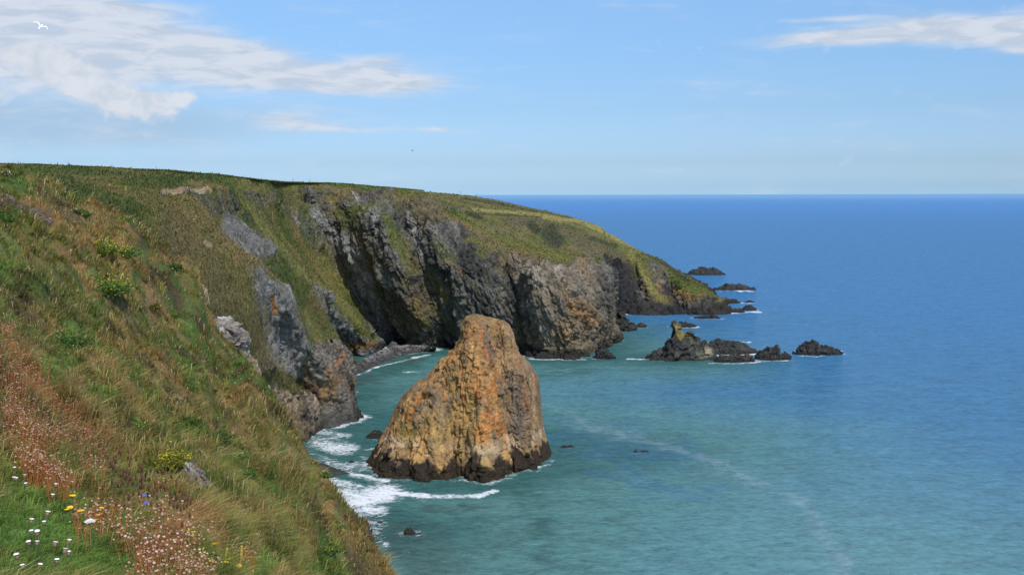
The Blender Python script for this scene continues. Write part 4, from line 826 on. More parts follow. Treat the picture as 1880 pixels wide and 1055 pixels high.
# 70 % of the blades stand in tussocks that splay outwards, the rest between them
NTU = 13000; ta = rng.uniform(math.radians(-29), math.radians(-4.2), NTU); tr_ = np.exp(rng.uniform(math.log(2.2), math.log(66), NTU)); ti_ = rng.integers(0, NTU, NBL); trad = np.clip(.055 + .0050 * tr_, .07, .30) * rng.lognormal(0, .35, NTU)
ist = rng.uniform(0, 1, NBL) < .7; pr_ = np.abs(rng.normal(0, .62, NBL)); pa_ = rng.uniform(0, 2 * math.pi, NBL)
tx = tr_ * np.sin(ta); ty = tr_ * np.cos(ta); bx = np.where(ist, tx[ti_] + trad[ti_] * pr_ * np.cos(pa_), gr * np.sin(ga)); by = np.where(ist, ty[ti_] + trad[ti_] * pr_ * np.sin(pa_), gr * np.cos(ga))
ga = np.arctan2(bx, by); gr = np.clip(np.hypot(bx, by), 1.5, 100); tval = rng.normal(0, 1, NTU)
root = hill_at(ga, gr)
gw_ = np.stack([fbm(root, .5, 3, .6, 221), fbm(root, .5, 3, .6, 225), fbm(root, .5, 3, .6, 229)], 1)
gc, gbare = hill_cols(root, gw_)
tuft = fbm(root, 1.3, 2, .5, 401); tuft2 = fbm(root, .45, 2, .5, 405); fine = fbm(root, 5.0, 2, .5, 409)
keep = (rng.uniform(0, 1, NBL) > gbare * .8) & (root[:, 2] > 1)
root, gc, ga, gr, tuft, tuft2, fine, gbare, ist, pr_, pa_, ti_ = [x[keep] for x in (root, gc, ga, gr, tuft, tuft2, fine, gbare, ist, pr_, pa_, ti_)]
tv = np.where(ist, tval[ti_], 0)
gwk = gw_[keep]
green = hill_dab(root, gwk, Z_GREEN)
n = len(root)
h = (.15 + .20 * np.clip(tuft + .45, 0, 1.2) + .09 * tuft2) * (1 - .40 * green) * rng.uniform(.55, 1.25, n) * (1 - .5 * gbare)
h *= np.clip(gr / 15, .38, 1.0) * (1 - .35 * green)
h *= np.where(ist, 1.35 * np.clip(1.1 - .35 * pr_, .4, 1.1) * (1 + .18 * tv), .62)
wd = np.maximum(.0016, gr * .00040) * rng.uniform(.6, 1.3, n)
lean = np.stack([.42 + .5 * tuft2 + rng.normal(0, .22, n), -.12 + .5 * fbm(root, .8, 2, .5, 411) + rng.normal(0, .22, n), -.10 + rng.normal(0, .06, n)], 1)
lean[:, 0] += np.where(ist, .75 * pr_ * np.cos(pa_), 0); lean[:, 1] += np.where(ist, .75 * pr_ * np.sin(pa_), 0); lean[:, 2] -= np.where(ist, .22 * pr_, 0)
tip = lerp(gc * 1.05, gc * .5 + np.array([.40, .265, .10]) * .55, np.clip(.38 + tuft, 0, 1) * (1 - green * .8))
jit = rng.normal(0, .15, n) + .15 * fine + .30 * tuft + .26 * tv * ist
# a share of blades takes another grass's colour, so no patch is one flat hue
sw = rng.uniform(0, 1, n); gc = gc.copy()
m_ = sw < .10; gc[m_] = [.10, .17, .035]; tip[m_] = [.17, .24, .06]
m_ = (sw > .90) & (green < .5); gc[m_] = [.38, .27, .13]; tip[m_] = [.56, .43, .23]
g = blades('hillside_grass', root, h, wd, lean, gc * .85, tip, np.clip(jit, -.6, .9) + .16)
tag(g, 'long windblown grass, straw brown and green, over the near hillside', 'grass', kind='stuff')
log('grass', n)
# low scrub, bracken and rough grass over the far land: small leaf tufts
nc, nr_ = cliff_grid.shape[:2]
gpx, gpy, gdp = proj(cliff_grid.reshape(-1, 3)); gpx = gpx.reshape(nc, nr_); gpy = gpy.reshape(nc, nr_); gdp = gdp.reshape(nc, nr_)
area = np.abs((gpx[1:, :-1] - gpx[:-1, :-1]) * (gpy[:-1, 1:] - gpy[:-1, :-1]) - (gpy[1:, :-1] - gpy[:-1, :-1]) * (gpx[:-1, 1:] - gpx[:-1, :-1]))
vis = (gpx[:-1, :-1] > -120) & (gpx[:-1, :-1] < 1400)
wgt = (area + .06) * vis * (1 - .85 * cliff_rock[:-1, :-1]) * (cliff_grid[:-1, :-1, 2] > 3); wgt[:, :NB - 4] *= .2
cs = np.cumsum(wgt.ravel()); ix = np.searchsorted(cs, rng.uniform(0, cs[-1], 150000)); ii, jj = np.unravel_index(ix, wgt.shape)
u, v = rng.uniform(0, 1, (2, len(ix), 1)); sp_ = cliff_grid[ii, jj] * (1 - u) * (1 - v) + cliff_grid[ii + 1, jj] * u * (1 - v) + cliff_grid[ii, jj + 1] * (1 - u) * v + cliff_grid[ii + 1, jj + 1] * u * v
sc_ = cliff_col[ii, jj]; sdp = gdp[ii, jj]
cl_ = fbm(sp_, .25, 3, .6, 451); scr = scrub.reshape(nc, nr_)[ii, jj]
hh = (.26 + .42 * np.clip(cl_ + .2, 0, 1) + .55 * scr * np.clip(cl_ + .5, 0, 1)) * np.minimum(rng.lognormal(-.25, .5, len(ix)), 1.9); ww = .13 * sdp / 250 * rng.lognormal(-.1, .4, len(ix))
ln = rng.normal(0, .35, (len(ix), 3)); ln[:, 2] *= .3
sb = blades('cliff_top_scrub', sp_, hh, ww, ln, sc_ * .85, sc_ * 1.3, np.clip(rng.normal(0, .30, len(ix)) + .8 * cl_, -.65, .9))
tag(sb, 'rough grass and low green scrub covering the far cliff tops', 'scrub', kind='stuff')

#@@THINGS
# ================================================================== plants, birds, boulders
def leaf_cloud(n, rad, size, squash=.7, lowcut=-.3, up=.3):
    d = rng.normal(size=(n, 3)); d /= np.linalg.norm(d, axis=1)[:, None]; d *= rng.uniform(.1, 1.0, n)[:, None] ** .5
    d = d[d[:, 2] > lowcut]; n = len(d); lump = 1 + .75 * pn(d * 2.1 + rng.uniform(0, 50), 3)
    p = d * lump[:, None] * rad * np.array([1, 1, squash]); p[:, 2] += rad * squash * up
    a_ = rng.normal(size=(n, 3)); a_ /= np.linalg.norm(a_, axis=1)[:, None]; b_ = np.cross(a_, rng.normal(size=(n, 3))); b_ /= np.linalg.norm(b_, axis=1)[:, None]
    s_ = (size * rng.uniform(.6, 1.3, n))[:, None]
    V = np.stack([p - a_ * s_, p + b_ * s_ * .45, p + a_ * s_, p - b_ * s_ * .45], 1).reshape(-1, 3); return V, np.arange(n * 4).reshape(-1, 4), n
def rays_to(px, py): return hpick(px, py)
def flower_root(px, py, h):
    q = hpick(px, py); r_ = np.linalg.norm(q - [0, 0, CAMH]); return hpick(px, py + h * F0 / r_ * .97), r_
def clump(name, label, cat, px, py, rpx, lc, fc, nl, nf, fs=.013, group=None, squash=.8, part='leaves'):
    q = hpick(px, py + rpx * .3); r_ = np.linalg.norm(q - [0, 0, CAMH]); rad = rpx * r_ / F0
    root_ = empty(name, tuple(q)); tag(root_, label, cat, group)
    ls = max(.016, .0011 * r_); V, Fc, n_ = leaf_cloud(int(nl * 1.5), rad * 1.15, ls * 1.3, squash * .62); cc = np.array(lc) * (1 + np.repeat(rng.normal(0, .22, n_), 4))[:, None] * (1 + .5 * pn(V * (1.5 / rad), 2))[:, None]
    make_mesh(part, V, Fc, M_LEAF, cc, smooth=False, parent=root_)['kind'] = 'stuff'
    if nf:
        V, Fc, n_ = leaf_cloud(nf, rad * 1.2, max(fs, r_ * .00075), squash); cc = np.array(fc) * (1 + np.repeat(rng.normal(0, .12, n_), 4))[:, None]
        make_mesh('flowers', V, Fc, M_LEAF, cc, smooth=False, parent=root_)['kind'] = 'stuff'
    return root_
GRN = (.10, .18, .045); YEL = (.72, .58, .05); PYEL = (.70, .66, .16)
clump('yellow_flowering_bush', 'bright lime and yellow flowering bush left of the grey slab', 'bush', 298, 856, 28, (.20, .21, .035), (.68, .62, .08), 2600, 900)
clump('wildflower_clump', 'small leafy clump with yellow flowers above and left of the lime bush', 'flower clump', 247, 788, 17, GRN, YEL, 900, 130, group='yellow flowered leafy clumps on the near hillside')
clump('wildflower_clump', 'tall patch of yellow flowers high on the hillside, upper half', 'flower clump', 188, 462, 27, (.15, .21, .05), YEL, 1300, 420, group='yellow flowered leafy clumps on the near hillside')
clump('wildflower_clump', 'yellow flowered patch directly below the tall patch, the leafiest one', 'flower clump', 200, 532, 36, (.13, .20, .05), YEL, 2000, 520, group='yellow flowered leafy clumps on the near hillside')
clump('wildflower_clump', 'thin yellow flowered clump right of the tall patch', 'flower clump', 232, 470, 20, (.13, .19, .05), YEL, 600, 160, group='yellow flowered leafy clumps on the near hillside')
clump('wildflower_clump', 'dark bushy clump with pale yellow flowers on the middle left slope', 'flower clump', 118, 630, 32, (.085, .15, .04), PYEL, 1700, 120, group='yellow flowered leafy clumps on the near hillside')
clump('wildflower_clump', 'yellow flowered clump in the hollow above the dark gully', 'flower clump', 432, 842, 17, GRN, PYEL, 800, 60, group='yellow flowered leafy clumps on the near hillside')
clump('wildflower_clump', 'small clump with few yellow flowers inside the dark gully', 'flower clump', 422, 885, 11, GRN, PYEL, 420, 28, group='yellow flowered leafy clumps on the near hillside')
clump('wildflower_clump', 'green leafy clump at the right rim of the dark gully', 'flower clump', 448, 878, 12, GRN, PYEL, 500, 14, group='yellow flowered leafy clumps on the near hillside')
clump('wildflower_clump', 'yellow flowered clump low on the hillside near its sea edge', 'flower clump', 600, 1012, 15, GRN, YEL, 500, 60, group='yellow flowered leafy clumps on the near hillside')
clump('wildflower_clump', 'yellow flowered clump on the sea edge level with the surf', 'flower clump', 608, 975, 12, GRN, YEL, 300, 60, group='yellow flowered leafy clumps on the near hillside')
clump('wildflower_clump', 'yellow flowered clump at the sea edge near the beach spit', 'flower clump', 590, 882, 9, GRN, YEL, 260, 40, group='yellow flowered leafy clumps on the near hillside')
clump('wildflower_clump', 'highest small yellow flowered clump by the white blooms', 'flower clump', 155, 395, 11, GRN, YEL, 300, 34, group='yellow flowered leafy clumps on the near hillside')
clump('wildflower_clump', 'yellow flowered clump below the rock ledge in long grass', 'flower clump', 275, 570, 12, (.12, .13, .035), YEL, 260, 34, group='yellow flowered leafy clumps on the near hillside')
WH = (.80, .80, .77)
for px, py, r_, lb in ((212, 582, 8, 'small clump of white flowers in the middle of the hillside'), (142, 389, 7, 'white flowers near the top of the hillside edge'), (18, 322, 14, 'scatter of white flowers at the very top of the hillside'),
                       (455, 985, 6, 'two white flowers low on the slope above the yellow spikes'), (385, 722, 6, 'few white flowers right of the pink soil patch'), (262, 520, 5, 'single white blooms above the middle of the hillside')):
    clump('white_flower_clump', lb, 'flower clump', px, py, r_, (.09, .12, .03), WH, 90, 22, .018, group='white flower clumps on the near hillside', squash=.6)
clump('heather_clump', 'purple heather clump under the dark hollow', 'heather', 360, 820, 11, (.16, .07, .10), (.40, .12, .30), 500, 120, group='purple heather clumps')
clump('heather_clump', 'small purple heather clump near the dark gully top', 'heather', 400, 815, 7, (.16, .08, .08), (.35, .12, .25), 260, 50, group='purple heather clumps')
clump('gorse_bush', 'dark green bush in the round hollow above the gully', 'bush', 392, 805, 22, (.075, .13, .035), YEL, 1300, 0)
clump('gorse_bush', 'dark green bush on the hillside edge against the far brown slope', 'bush', 318, 492, 12, (.075, .13, .035), YEL, 700, 0)
clump('gorse_bush', 'deep green bush at the left frame edge', 'bush', 6, 410, 16, (.075, .14, .035), YEL, 900, 0)
# --- small flowers near the camera: one of each kind, then copies
M_STEM = plain_mat('flower_stem', (.075, .12, .03)); M_RSTEM = plain_mat('red_stem', (.30, .11, .05)); M_WPET = plain_mat('white_petal', (.80, .80, .78)); M_YPET = plain_mat('yellow_petal', (.85, .50, .02))
M_PPET = plain_mat('pale_pink_petal', (.62, .42, .33)); M_BPET = plain_mat('blue_petal', (.10, .14, .50)); M_SEED = plain_mat('brown_seedhead', (.10, .045, .022)); M_SPK = plain_mat('yellow_spike_petal', (.62, .55, .05)); M_CAL = plain_mat('calyx', (.30, .16, .12))
def rings(prof, k, bend=(0, 0), z0=0.0):
    """lathe along z with an outline (z, radius) and a sideways bend"""
    V = []; zmax = prof[-1][0]
    for z, r_ in prof:
        b = (z / max(zmax, 1e-6)) ** 2
        for i in range(k): a_ = 2 * math.pi * i / k; V.append((r_ * math.cos(a_) + bend[0] * b, r_ * math.sin(a_) + bend[1] * b, z + z0))
    Fq = []; n_ = len(prof)
    for j in range(n_ - 1):
        for i in range(k): Fq.append((j * k + i, j * k + (i + 1) % k, (j + 1) * k + (i + 1) % k, (j + 1) * k + i))
    V.append((bend[0], bend[1], zmax + z0)); top = len(V) - 1
    Ft = [((n_ - 1) * k + i, (n_ - 1) * k + (i + 1) % k, top) for i in range(k)]
    return np.array(V), [np.array(Fq), np.array(Ft)]
def petals(n, r0, r1, z, cup, wid):
    V = []; Fq = []
    for i in range(n):
        a_ = 2 * math.pi * i / n; c_, s_ = math.cos(a_), math.sin(a_); b = len(V)
        for (r_, w_, dz) in ((r0, wid * .35, 0), (r0 * .4 + r1 * .6, wid, cup * .5), (r1, wid * .55, cup)):
            V.append((r_ * c_ - w_ * s_, r_ * s_ + w_ * c_, z + dz)); V.append((r_ * c_ + w_ * s_, r_ * s_ - w_ * c_, z + dz))
        Fq += [(b, b + 1, b + 3, b + 2), (b + 2, b + 3, b + 5, b + 4)]
    return np.array(V), np.array(Fq)
def proto_flower(name, label, cat, group, parts):
    e = empty(name, (0, 0, 0)); tag(e, label, cat, group)
    for nm, V, Fc, m in parts: make_mesh(nm, V, Fc, m, smooth=True, parent=e)
    return e
def plant_out(proto, spots, hgt, labels=None, lean=.12, sc=(.85, 1.15)):
    for i, (px, py) in enumerate(spots):
        if i == 0: o = proto; kids = None
        else:
            o = proto.copy(); C.objects.link(o)
            for ch in kids0: c_ = ch.copy(); C.objects.link(c_); c_.parent = o
        if i == 0: kids0 = list(proto.children)
        q, r_ = flower_root(px, py, hgt); s_ = random.uniform(*sc)
        o.location = tuple(q); o.rotation_euler = (random.gauss(0, lean), random.gauss(0, lean), random.uniform(0, 6.28)); o.scale = (s_, s_, s_)
        if labels: o['label'] = labels[i] if isinstance(labels, list) else labels
# white campion
h_ = .13; V1, F1_ = rings([(-.03, .0018), (.06, .0016), (h_, .0014)], 5, (.012, .004)); V2, F2_ = rings([(0, .002), (.006, .0075), (.016, .0085), (.022, .006)], 8); V2 += [.012, .004, h_ - .004]
V3, F3_ = petals(8, .004, .012, h_ + .018, .005, .005); V3[:, 0] += .012; V3[:, 1] += .004
wl_ = 'white flower with bulging pinkish calyx in the green turf, lower left corner'
pf = proto_flower('white_flower', wl_, 'flower', 'white flowers in the green turf of the lower left corner', [('stem', V1, F1_, M_STEM), ('calyx', V2, F2_, M_CAL), ('petals', V3, F3_, M_WPET)])
W_ = [(3, 886), (14, 888), (25, 877), (29, 900), (33, 973), (54, 967), (64, 968), (45, 985), (44, 992), (55, 991), (38, 1004), (38, 1011), (76, 1028), (84, 1041), (45, 1044), (23, 1034), (63, 1019), (86, 899), (70, 922), (109, 1029), (20, 1045), (6, 872), (96, 1000)]
plant_out(pf, W_, h_, wl_)
# yellow flowers
h_ = .15; V1, F1_ = rings([(-.03, .0018), (.07, .0016), (h_, .0014)], 5, (.01, .01)); V3, F3_ = petals(9, .001, .017, h_, .009, .007); V3 += [.01, .01, 0]; V4, F4_ = rings([(0, .004), (.005, .0075), (.011, .005)], 8); V4 += [.01, .01, h_]
pf = proto_flower('yellow_flower', 'x', 'flower', 'orange yellow flowers around the white umbel', [('stem', V1, F1_, M_STEM), ('petals', V3, F3_, M_YPET), ('flower_head', V4, F4_, M_YPET)])
Y_ = [((117, 930), 'topmost orange yellow flower of the group left above the umbel'), ((113, 940), 'orange yellow flower just under the topmost one'), ((115, 947), 'smallest orange yellow flower under the upper two'), ((138, 958), 'wide orange yellow flower directly above the white umbel'), ((155, 944), 'orange yellow flower above and right of the umbel, next to the pale ball'), ((168, 965), 'orange yellow flower level with the umbel on its right'), ((156, 984), 'lowest orange yellow flower right under the umbel'),
      ((405, 1042), 'first yellow flower of the row in the bright green grass at the bottom'), ((398, 1044), 'yellow flower at the left end of the bottom row'), ((373, 1043), 'lone yellow flower left of the bottom row'), ((408, 1046), 'lowest yellow flower of the bottom row in bright green grass'), ((384, 1022), 'yellow flower above the bottom row in bright green grass'), ((416, 1053), 'yellow flower cut by the bottom frame edge')]
plant_out(pf, [y[0] for y in Y_], h_, [y[1] for y in Y_], sc=(.95, 1.3))
# umbel
def head_dots(n, R_, z, s_, dome=.4):
    V = []; Fq = []
    for i in range(n):
        a_ = i * 2.39996; r_ = R_ * math.sqrt((i + .5) / n); c_ = np.array([r_ * math.cos(a_), r_ * math.sin(a_), z + dome * R_ * (1 - (r_ / R_) ** 2)])
        b = len(V); V += [tuple(c_ + np.array(d) * s_) for d in ((1, 0, 0), (0, 1, 0), (-1, 0, 0), (0, -1, 0), (0, 0, .7))]; Fq += [(b, b + 1, b + 4), (b + 1, b + 2, b + 4), (b + 2, b + 3, b + 4), (b + 3, b, b + 4)]
    return np.array(V), np.array(Fq)
V1, F1_ = rings([(-.03, .003), (.1, .0026), (.2, .002)], 6, (.0, .01)); V2, F2_ = head_dots(90, .027, .19, .0042, .55); V2[:, 1] += .01
V5 = []; F5 = []
for i in range(14):
    a_ = i * .449; b = len(V5); e = np.array([.023 * math.cos(a_), .023 * math.sin(a_) + .01, .19]); V5 += [(0, .0085, .165), (0, .0115, .165), tuple(e)]; F5.append((b, b + 1, b + 2))
pf = proto_flower('umbel_flower', 'white domed umbel among the orange yellow flowers', 'flower', None, [('stem', V1, F1_, M_STEM), ('flower_head', V2, F2_, M_WPET), ('spokes', np.array(V5), np.array(F5), M_STEM)])
plant_out(pf, [(148, 971)], .2, ['white domed umbel among the orange yellow flowers'], .02)
V2, F2_ = head_dots(40, .010, .16, .004, .9); V1, F1_ = rings([(-.03, .002), (.08, .0018), (.165, .0015)], 5)
pf = proto_flower('pink_flower', 'pale pink ball flower above the white umbel', 'flower', None, [('stem', V1, F1_, M_RSTEM), ('flower_head', V2, F2_, M_PPET)])
plant_out(pf, [(147, 947)], .165, ['pale pink ball flower above the white umbel'], .02)
V2, F2_ = head_dots(36, .013, .2, .004, .6); V1, F1_ = rings([(-.03, .002), (.1, .0018), (.2, .0014)], 5)
pf = proto_flower('blue_flower', 'x', 'flower', 'pair of blue flowers among brown seed heads', [('stem', V1, F1_, M_STEM), ('flower_head', V2, F2_, M_BPET)])
plant_out(pf, [(249, 937), (255, 949)], .2, ['upper left of the two blue flowers among the brown seed heads', 'lower right of the two blue flowers among the brown seed heads'], .02, (1.2, 1.3))
# plantain seed heads
V1, F1_ = rings([(-.04, .0014), (.12, .0012), (.24, .001)], 4, (.02, 0)); V2, F2_ = rings([(0, .003), (.006, .007), (.03, .008), (.045, .003)], 7); V2 += [.018, 0, .232]
lb = 'thin stalk with dark brown seed head in the band below the lime bush'
pf = proto_flower('seedhead_stalk', lb, 'seed head', 'brown seed head stalks below the lime bush', [('stem', V1, F1_, M_STEM), ('seed_head', V2, F2_, M_SEED)])
sp = [(172, 832), (183, 838), (197, 840), (207, 846), (222, 858), (214, 873), (228, 878), (209, 850)]
rs = random.Random(3)
for _ in range(110):
    t_ = rs.random(); sp.append((185 + 150 * t_ + rs.gauss(0, 14), 862 + 80 * t_ + rs.gauss(0, 17)))
plant_out(pf, sp, .26, lb, .12)
# yellow spikes
V1, F1_ = rings([(-.05, .003), (.12, .0028), (.22, .0022)], 5); n_ = 110; V2, F2_ = [], []
for i in range(n_):
    z = .06 + .22 * i / n_; a_ = i * 2.4; r_ = .013 * (1 - .75 * i / n_) + .002; c_ = np.array([r_ * math.cos(a_), r_ * math.sin(a_), z]); b = len(V2); s_ = .0065
    V2 += [tuple(c_ + np.array(d) * s_) for d in ((1, 0, 0), (0, 1, 0), (-1, 0, .2), (0, -1, .2), (0, 0, 1))]; F2_ += [(b, b + 1, b + 4), (b + 1, b + 2, b + 4), (b + 2, b + 3, b + 4), (b + 3, b, b + 4)]
pf = proto_flower('yellow_flower_spike', 'x', 'flower spike', 'tall yellow flower spikes near the bottom edge', [('stem', V1, F1_, M_STEM), ('flowers', np.array(V2), np.array(F2_), M_SPK)])
S_ = [((362, 972), 'topmost tall yellow flower spike near the bottom edge'), ((354, 990), 'thick yellow spike just below the topmost spike'), ((348, 1005), 'yellow spike leaning at the left of the tallest spikes'), ((357, 1035), 'lowest yellow spike beside the red brown thrift'), ((396, 1012), 'single yellow spike standing right of the tall pair'), ((414, 1022), 'short broad yellow spike in bright green grass'), ((427, 1018), 'rightmost slim yellow spike next to the rusty seed cluster'), ((330, 985), 'small yellow spike left of the tall spikes in thrift'), ((444, 1052), 'yellow spike cut by the bottom edge of the frame'), ((366, 1000), 'faint yellow spike right behind the tall pair')]
plant_out(pf, [s_[0] for s_ in S_], .16, [s_[1] for s_ in S_], .16, (.5, .72))
# thrift: nearest ones as single plants, the rest as one carpet
V1, F1_ = rings([(-.03, .0016), (.09, .0014), (.17, .0012)], 4, (.015, .005)); V2, F2_ = rings([(0, .002), (.003, .0065), (.008, .0072), (.011, .004)], 7); V2 += [.014, .005, .166]
lb = 'rust red stalk with pale papery thrift head in the clump beside the yellow spikes'
pf = proto_flower('thrift_flower', lb, 'flower', 'thrift stalks beside the yellow spikes', [('stem', V1, F1_, M_RSTEM), ('flower_head', V2, F2_, M_PPET)])
sp = []
for _ in range(100):
    t_ = rs.random(); sp.append((235 + 140 * t_ + rs.gauss(0, 12), 1005 + rs.gauss(0, 34)))
sp = [p for p in sp if p[1] < 1062]
plant_out(pf, sp, .18, lb, .16, (.8, 1.25))
zones = [([(-6, 625), (30, 665), (70, 720), (120, 790), (170, 820)], 13, 700), ([(0, 640), (20, 690), (50, 730)], 22, 600), ([(0, 745), (40, 790), (110, 800)], 16, 420), ([(20, 830), (60, 850), (110, 880)], 12, 300), ([(75, 800), (95, 815)], 8, 70), ([(150, 850), (180, 860)], 8, 80),
         ([(130, 940), (200, 950), (260, 990)], 16, 260), ([(250, 930), (300, 960), (350, 990)], 20, 230), ([(120, 760), (140, 850)], 10, 90), ([(425, 995), (448, 1020)], 7, 130), ([(240, 1000), (260, 1050)], 20, 90), ([(270, 880), (330, 900)], 8, 30), ([(0, 600), (20, 620)], 8, 120), ([(300, 1040), (370, 1050)], 14, 260)]
rt = []
for line, rad, cnt in zones:
    for _ in range(int(cnt * .75)):
        k = rs.random() * (len(line) - 1); i = int(k); f_ = k - i; rt.append(flower_root(line[i][0] * (1 - f_) + line[i + 1][0] * f_ + rs.gauss(0, rad * .8), line[i][1] * (1 - f_) + line[i + 1][1] * f_ + rs.gauss(0, rad * .8), .2))
pr = np.array([x[0] for x in rt]); rr2 = np.array([x[1] for x in rt]); n = len(pr)
hS = .21 * rng.uniform(.7, 1.3, n); ln = rng.normal(0, .15, (n, 3)); ln[:, 2] = 0; hs = np.maximum(.010, rr2 * .00062) * rng.uniform(.8, 1.25, n)
tipp = pr + (np.array([0, 0, .82]) + ln) * hS[:, None]; base_ = pr
oc = np.array([(1, 0, 0), (0, 1, 0), (-1, 0, 0), (0, -1, 0), (0, 0, .8), (0, 0, -.5)], float)
V = (tipp[:, None] + oc[None] * hs[:, None, None]).reshape(-1, 3); k = np.arange(n)[:, None] * 6
Fh = np.concatenate([k + np.array(t_) for t_ in ((0, 1, 4), (1, 2, 4), (2, 3, 4), (3, 0, 4), (1, 0, 5), (2, 1, 5), (3, 2, 5), (0, 3, 5))])
hcol = lerp((.72, .54, .42), (.44, .17, .08), rng.uniform(0, 1, n) ** .8)
sw_ = np.maximum(.0015, rr2 * .00022)[:, None]; sx_ = np.array([1, .3, 0]); SV = np.stack([base_ - sx_ * sw_, base_ + sx_ * sw_, tipp + sx_ * sw_ * .7, tipp - sx_ * sw_ * .7], 1).reshape(-1, 3)
e = empty('thrift_carpet', tuple(pr.mean(0))); tag(e, 'mass of rust red thrift stalks with pale heads running down the left slope', 'wildflowers', kind='stuff')
off_ = pr.mean(0)
make_mesh('flower_head', V - off_, Fh, M_LEAF, np.repeat(hcol, 6, 0), parent=e)['kind'] = 'stuff'
make_mesh('stem', SV - off_, np.arange(n * 4).reshape(-1, 4), M_LEAF, np.repeat(lerp((.44, .16, .06), (.34, .17, .06), rng.uniform(0, 1, n)), 4, 0), smooth=False, parent=e)['kind'] = 'stuff'
# scattered small blooms over the rest of the hillside
n = 420; ga = rng.uniform(math.radians(-28), math.radians(-7), n); gr2 = np.exp(rng.uniform(math.log(12), math.log(52), n)); q = hill_at(ga, gr2); q[:, 2] += .22; s_ = gr2 * .0006
V = (q[:, None] + oc[None] * s_[:, None, None]).reshape(-1, 3); k = np.arange(n)[:, None] * 6
Fh = np.concatenate([k + np.array(t_) for t_ in ((0, 1, 4), (1, 2, 4), (2, 3, 4), (3, 0, 4), (1, 0, 5), (2, 1, 5), (3, 2, 5), (0, 3, 5))])
cc = np.where(rng.uniform(0, 1, (n, 1)) < .6, np.array([[.75, .75, .70]]), np.array([[.72, .55, .12]]))
o = make_mesh('scattered_wildflowers', V, Fh, M_LEAF, np.repeat(cc, 6, 0)); tag(o, 'tiny white and yellow blooms dotted through the hillside grass', 'wildflowers', kind='stuff')
# --- boulders in the hillside
def boulder(name, label, c, dims, rot, seed, ca, cb, cc_, jag=1.0, cat='boulder', mat=None, n=170, sq=.55, taper=0.0, tide=None):
    u = np.linspace(0, 2 * math.pi, n, endpoint=False); v = np.linspace(-math.pi / 2 + .02, math.pi / 2 - .02, n // 2); U, Vv = np.meshgrid(u, v, indexing='ij')
    f = lambda x: np.sign(x) * np.abs(x) ** sq
    G = np.stack([f(np.cos(U)) * f(np.cos(Vv)), f(np.sin(U)) * f(np.cos(Vv)), f(np.sin(Vv))], -1); nn_ = G / (np.linalg.norm(G, axis=2)[..., None] + 1e-6)
    P = G.reshape(-1, 3); f1, _ = facets(P + seed, 1.3, seed); f2, _ = facets(P + seed, 3.2, seed + 1); f3, _ = facets(P * [1, 1, 2.2] + seed, 6.5, seed + 2)
    P = P + nn_.reshape(-1, 3) * ((f1 * .28 + f2 * .14 + f3 * .06 + .06 * ridged(P * [1, 1, 3] + seed, 2.5, 3, .6, seed)) * jag)[:, None]
    nn2 = fbm(P + seed, 1.6, 4, .6, seed); n3 = fbm(P * [1, 1, 2.5] + seed, 4, 3, .6, seed + 4)
    col_ = lerp(ca, cb, ss(n3, -.3, .4)); col_ = lerp(col_, cc_, ss(nn2 + .4 * n3, .1, .4)); col_ = lerp(col_, np.array(ca) * .35, ss(-n3 - .5 * nn2, .25, .5) * .7)
    P[:, :2] *= (1 - taper * P[:, 2:3]); P = P * np.array(dims)
    if tide is not None: col_ = lerp(col_, (.026, .024, .021), ss(-(P[:, 2] + c[2]) + 2.0 * n3, -tide - 1.2, -tide + 1.2) * .9)
    o = make_mesh(name, P, grid_faces(n, n // 2, True), mat or M_BOULD, col_, smooth=False); o.location = tuple(c); o.rotation_euler = tuple(math.radians(a_) for a_ in rot)
    tag(o, label, cat); return o
M_BOULD = geo_mat('lichen_stone', .03, 9, .92, .4, 14)
q = hpick(352, 884); boulder('boulder', 'grey lichen-spotted slab half sunk in grass beside the lime bush', q + np.array([0, 0, -.05]), (.34, .13, .13), (8, 42, -25), 4, (.12, .095, .09), (.22, .19, .175), (.36, .34, .32), .7, n=240)
q = at(405, 618, 55.0); boulder('rock_outcrop', 'pale grey rock ledge with flat brown top jutting from the hillside edge', q + np.array([-.5, .4, -.3]), (1.6, 1.2, 1.05), (4, 12, -12), 6, (.15, .13, .115), (.29, .26, .23), (.40, .37, .34), .95, 'rock outcrop', n=320)
q = at(392, 590, 55.5); boulder('rock_outcrop', 'dark brown stone resting on the pale rock ledge', q + np.array([-.35, .5, 0]), (.75, .7, .26), (0, 22, 10), 8, (.07, .05, .04), (.14, .10, .07), (.20, .15, .10), 1.0, 'rock outcrop', n=200)
q = at(374, 553, 56.5); boulder('rock_outcrop', 'tan earthy knob on the hillside edge above the rock ledge', q + np.array([-.55, .3, -.4]), (.62, .7, 1.15), (0, 14, 0), 12, (.20, .15, .09), (.34, .26, .16), (.40, .32, .21), .7, 'rock outcrop', n=220, sq=.8)
q = at(446, 688, 54.5); boulder('rock_outcrop', 'reddish brown rock rib below the pale ledge on the hillside edge', q + np.array([-.35, .4, -.6]), (.75, .8, 1.25), (0, 32, 0), 15, (.15, .10, .075), (.27, .18, .13), (.33, .29, .25), .9, 'rock outcrop', n=260)
q = at(482, 742, 53.5); boulder('rock_outcrop', 'lowest brown rock rib on the hillside edge, above the tan cliff', q + np.array([-.45, .4, -.5]), (.6, .7, 1.3), (0, 36, 0), 18, (.13, .10, .075), (.24, .18, .12), (.30, .26, .2), .9, 'rock outcrop', n=220)
q = hpick(45, 385); boulder('rock_outcrop', 'dark broken stone showing through the turf at the top left', q + np.array([0, 0, -.15]), (.9, .4, .22), (10, 24, 0), 21, (.06, .04, .035), (.13, .10, .085), (.22, .19, .18), 1.2, 'rock outcrop', n=220)
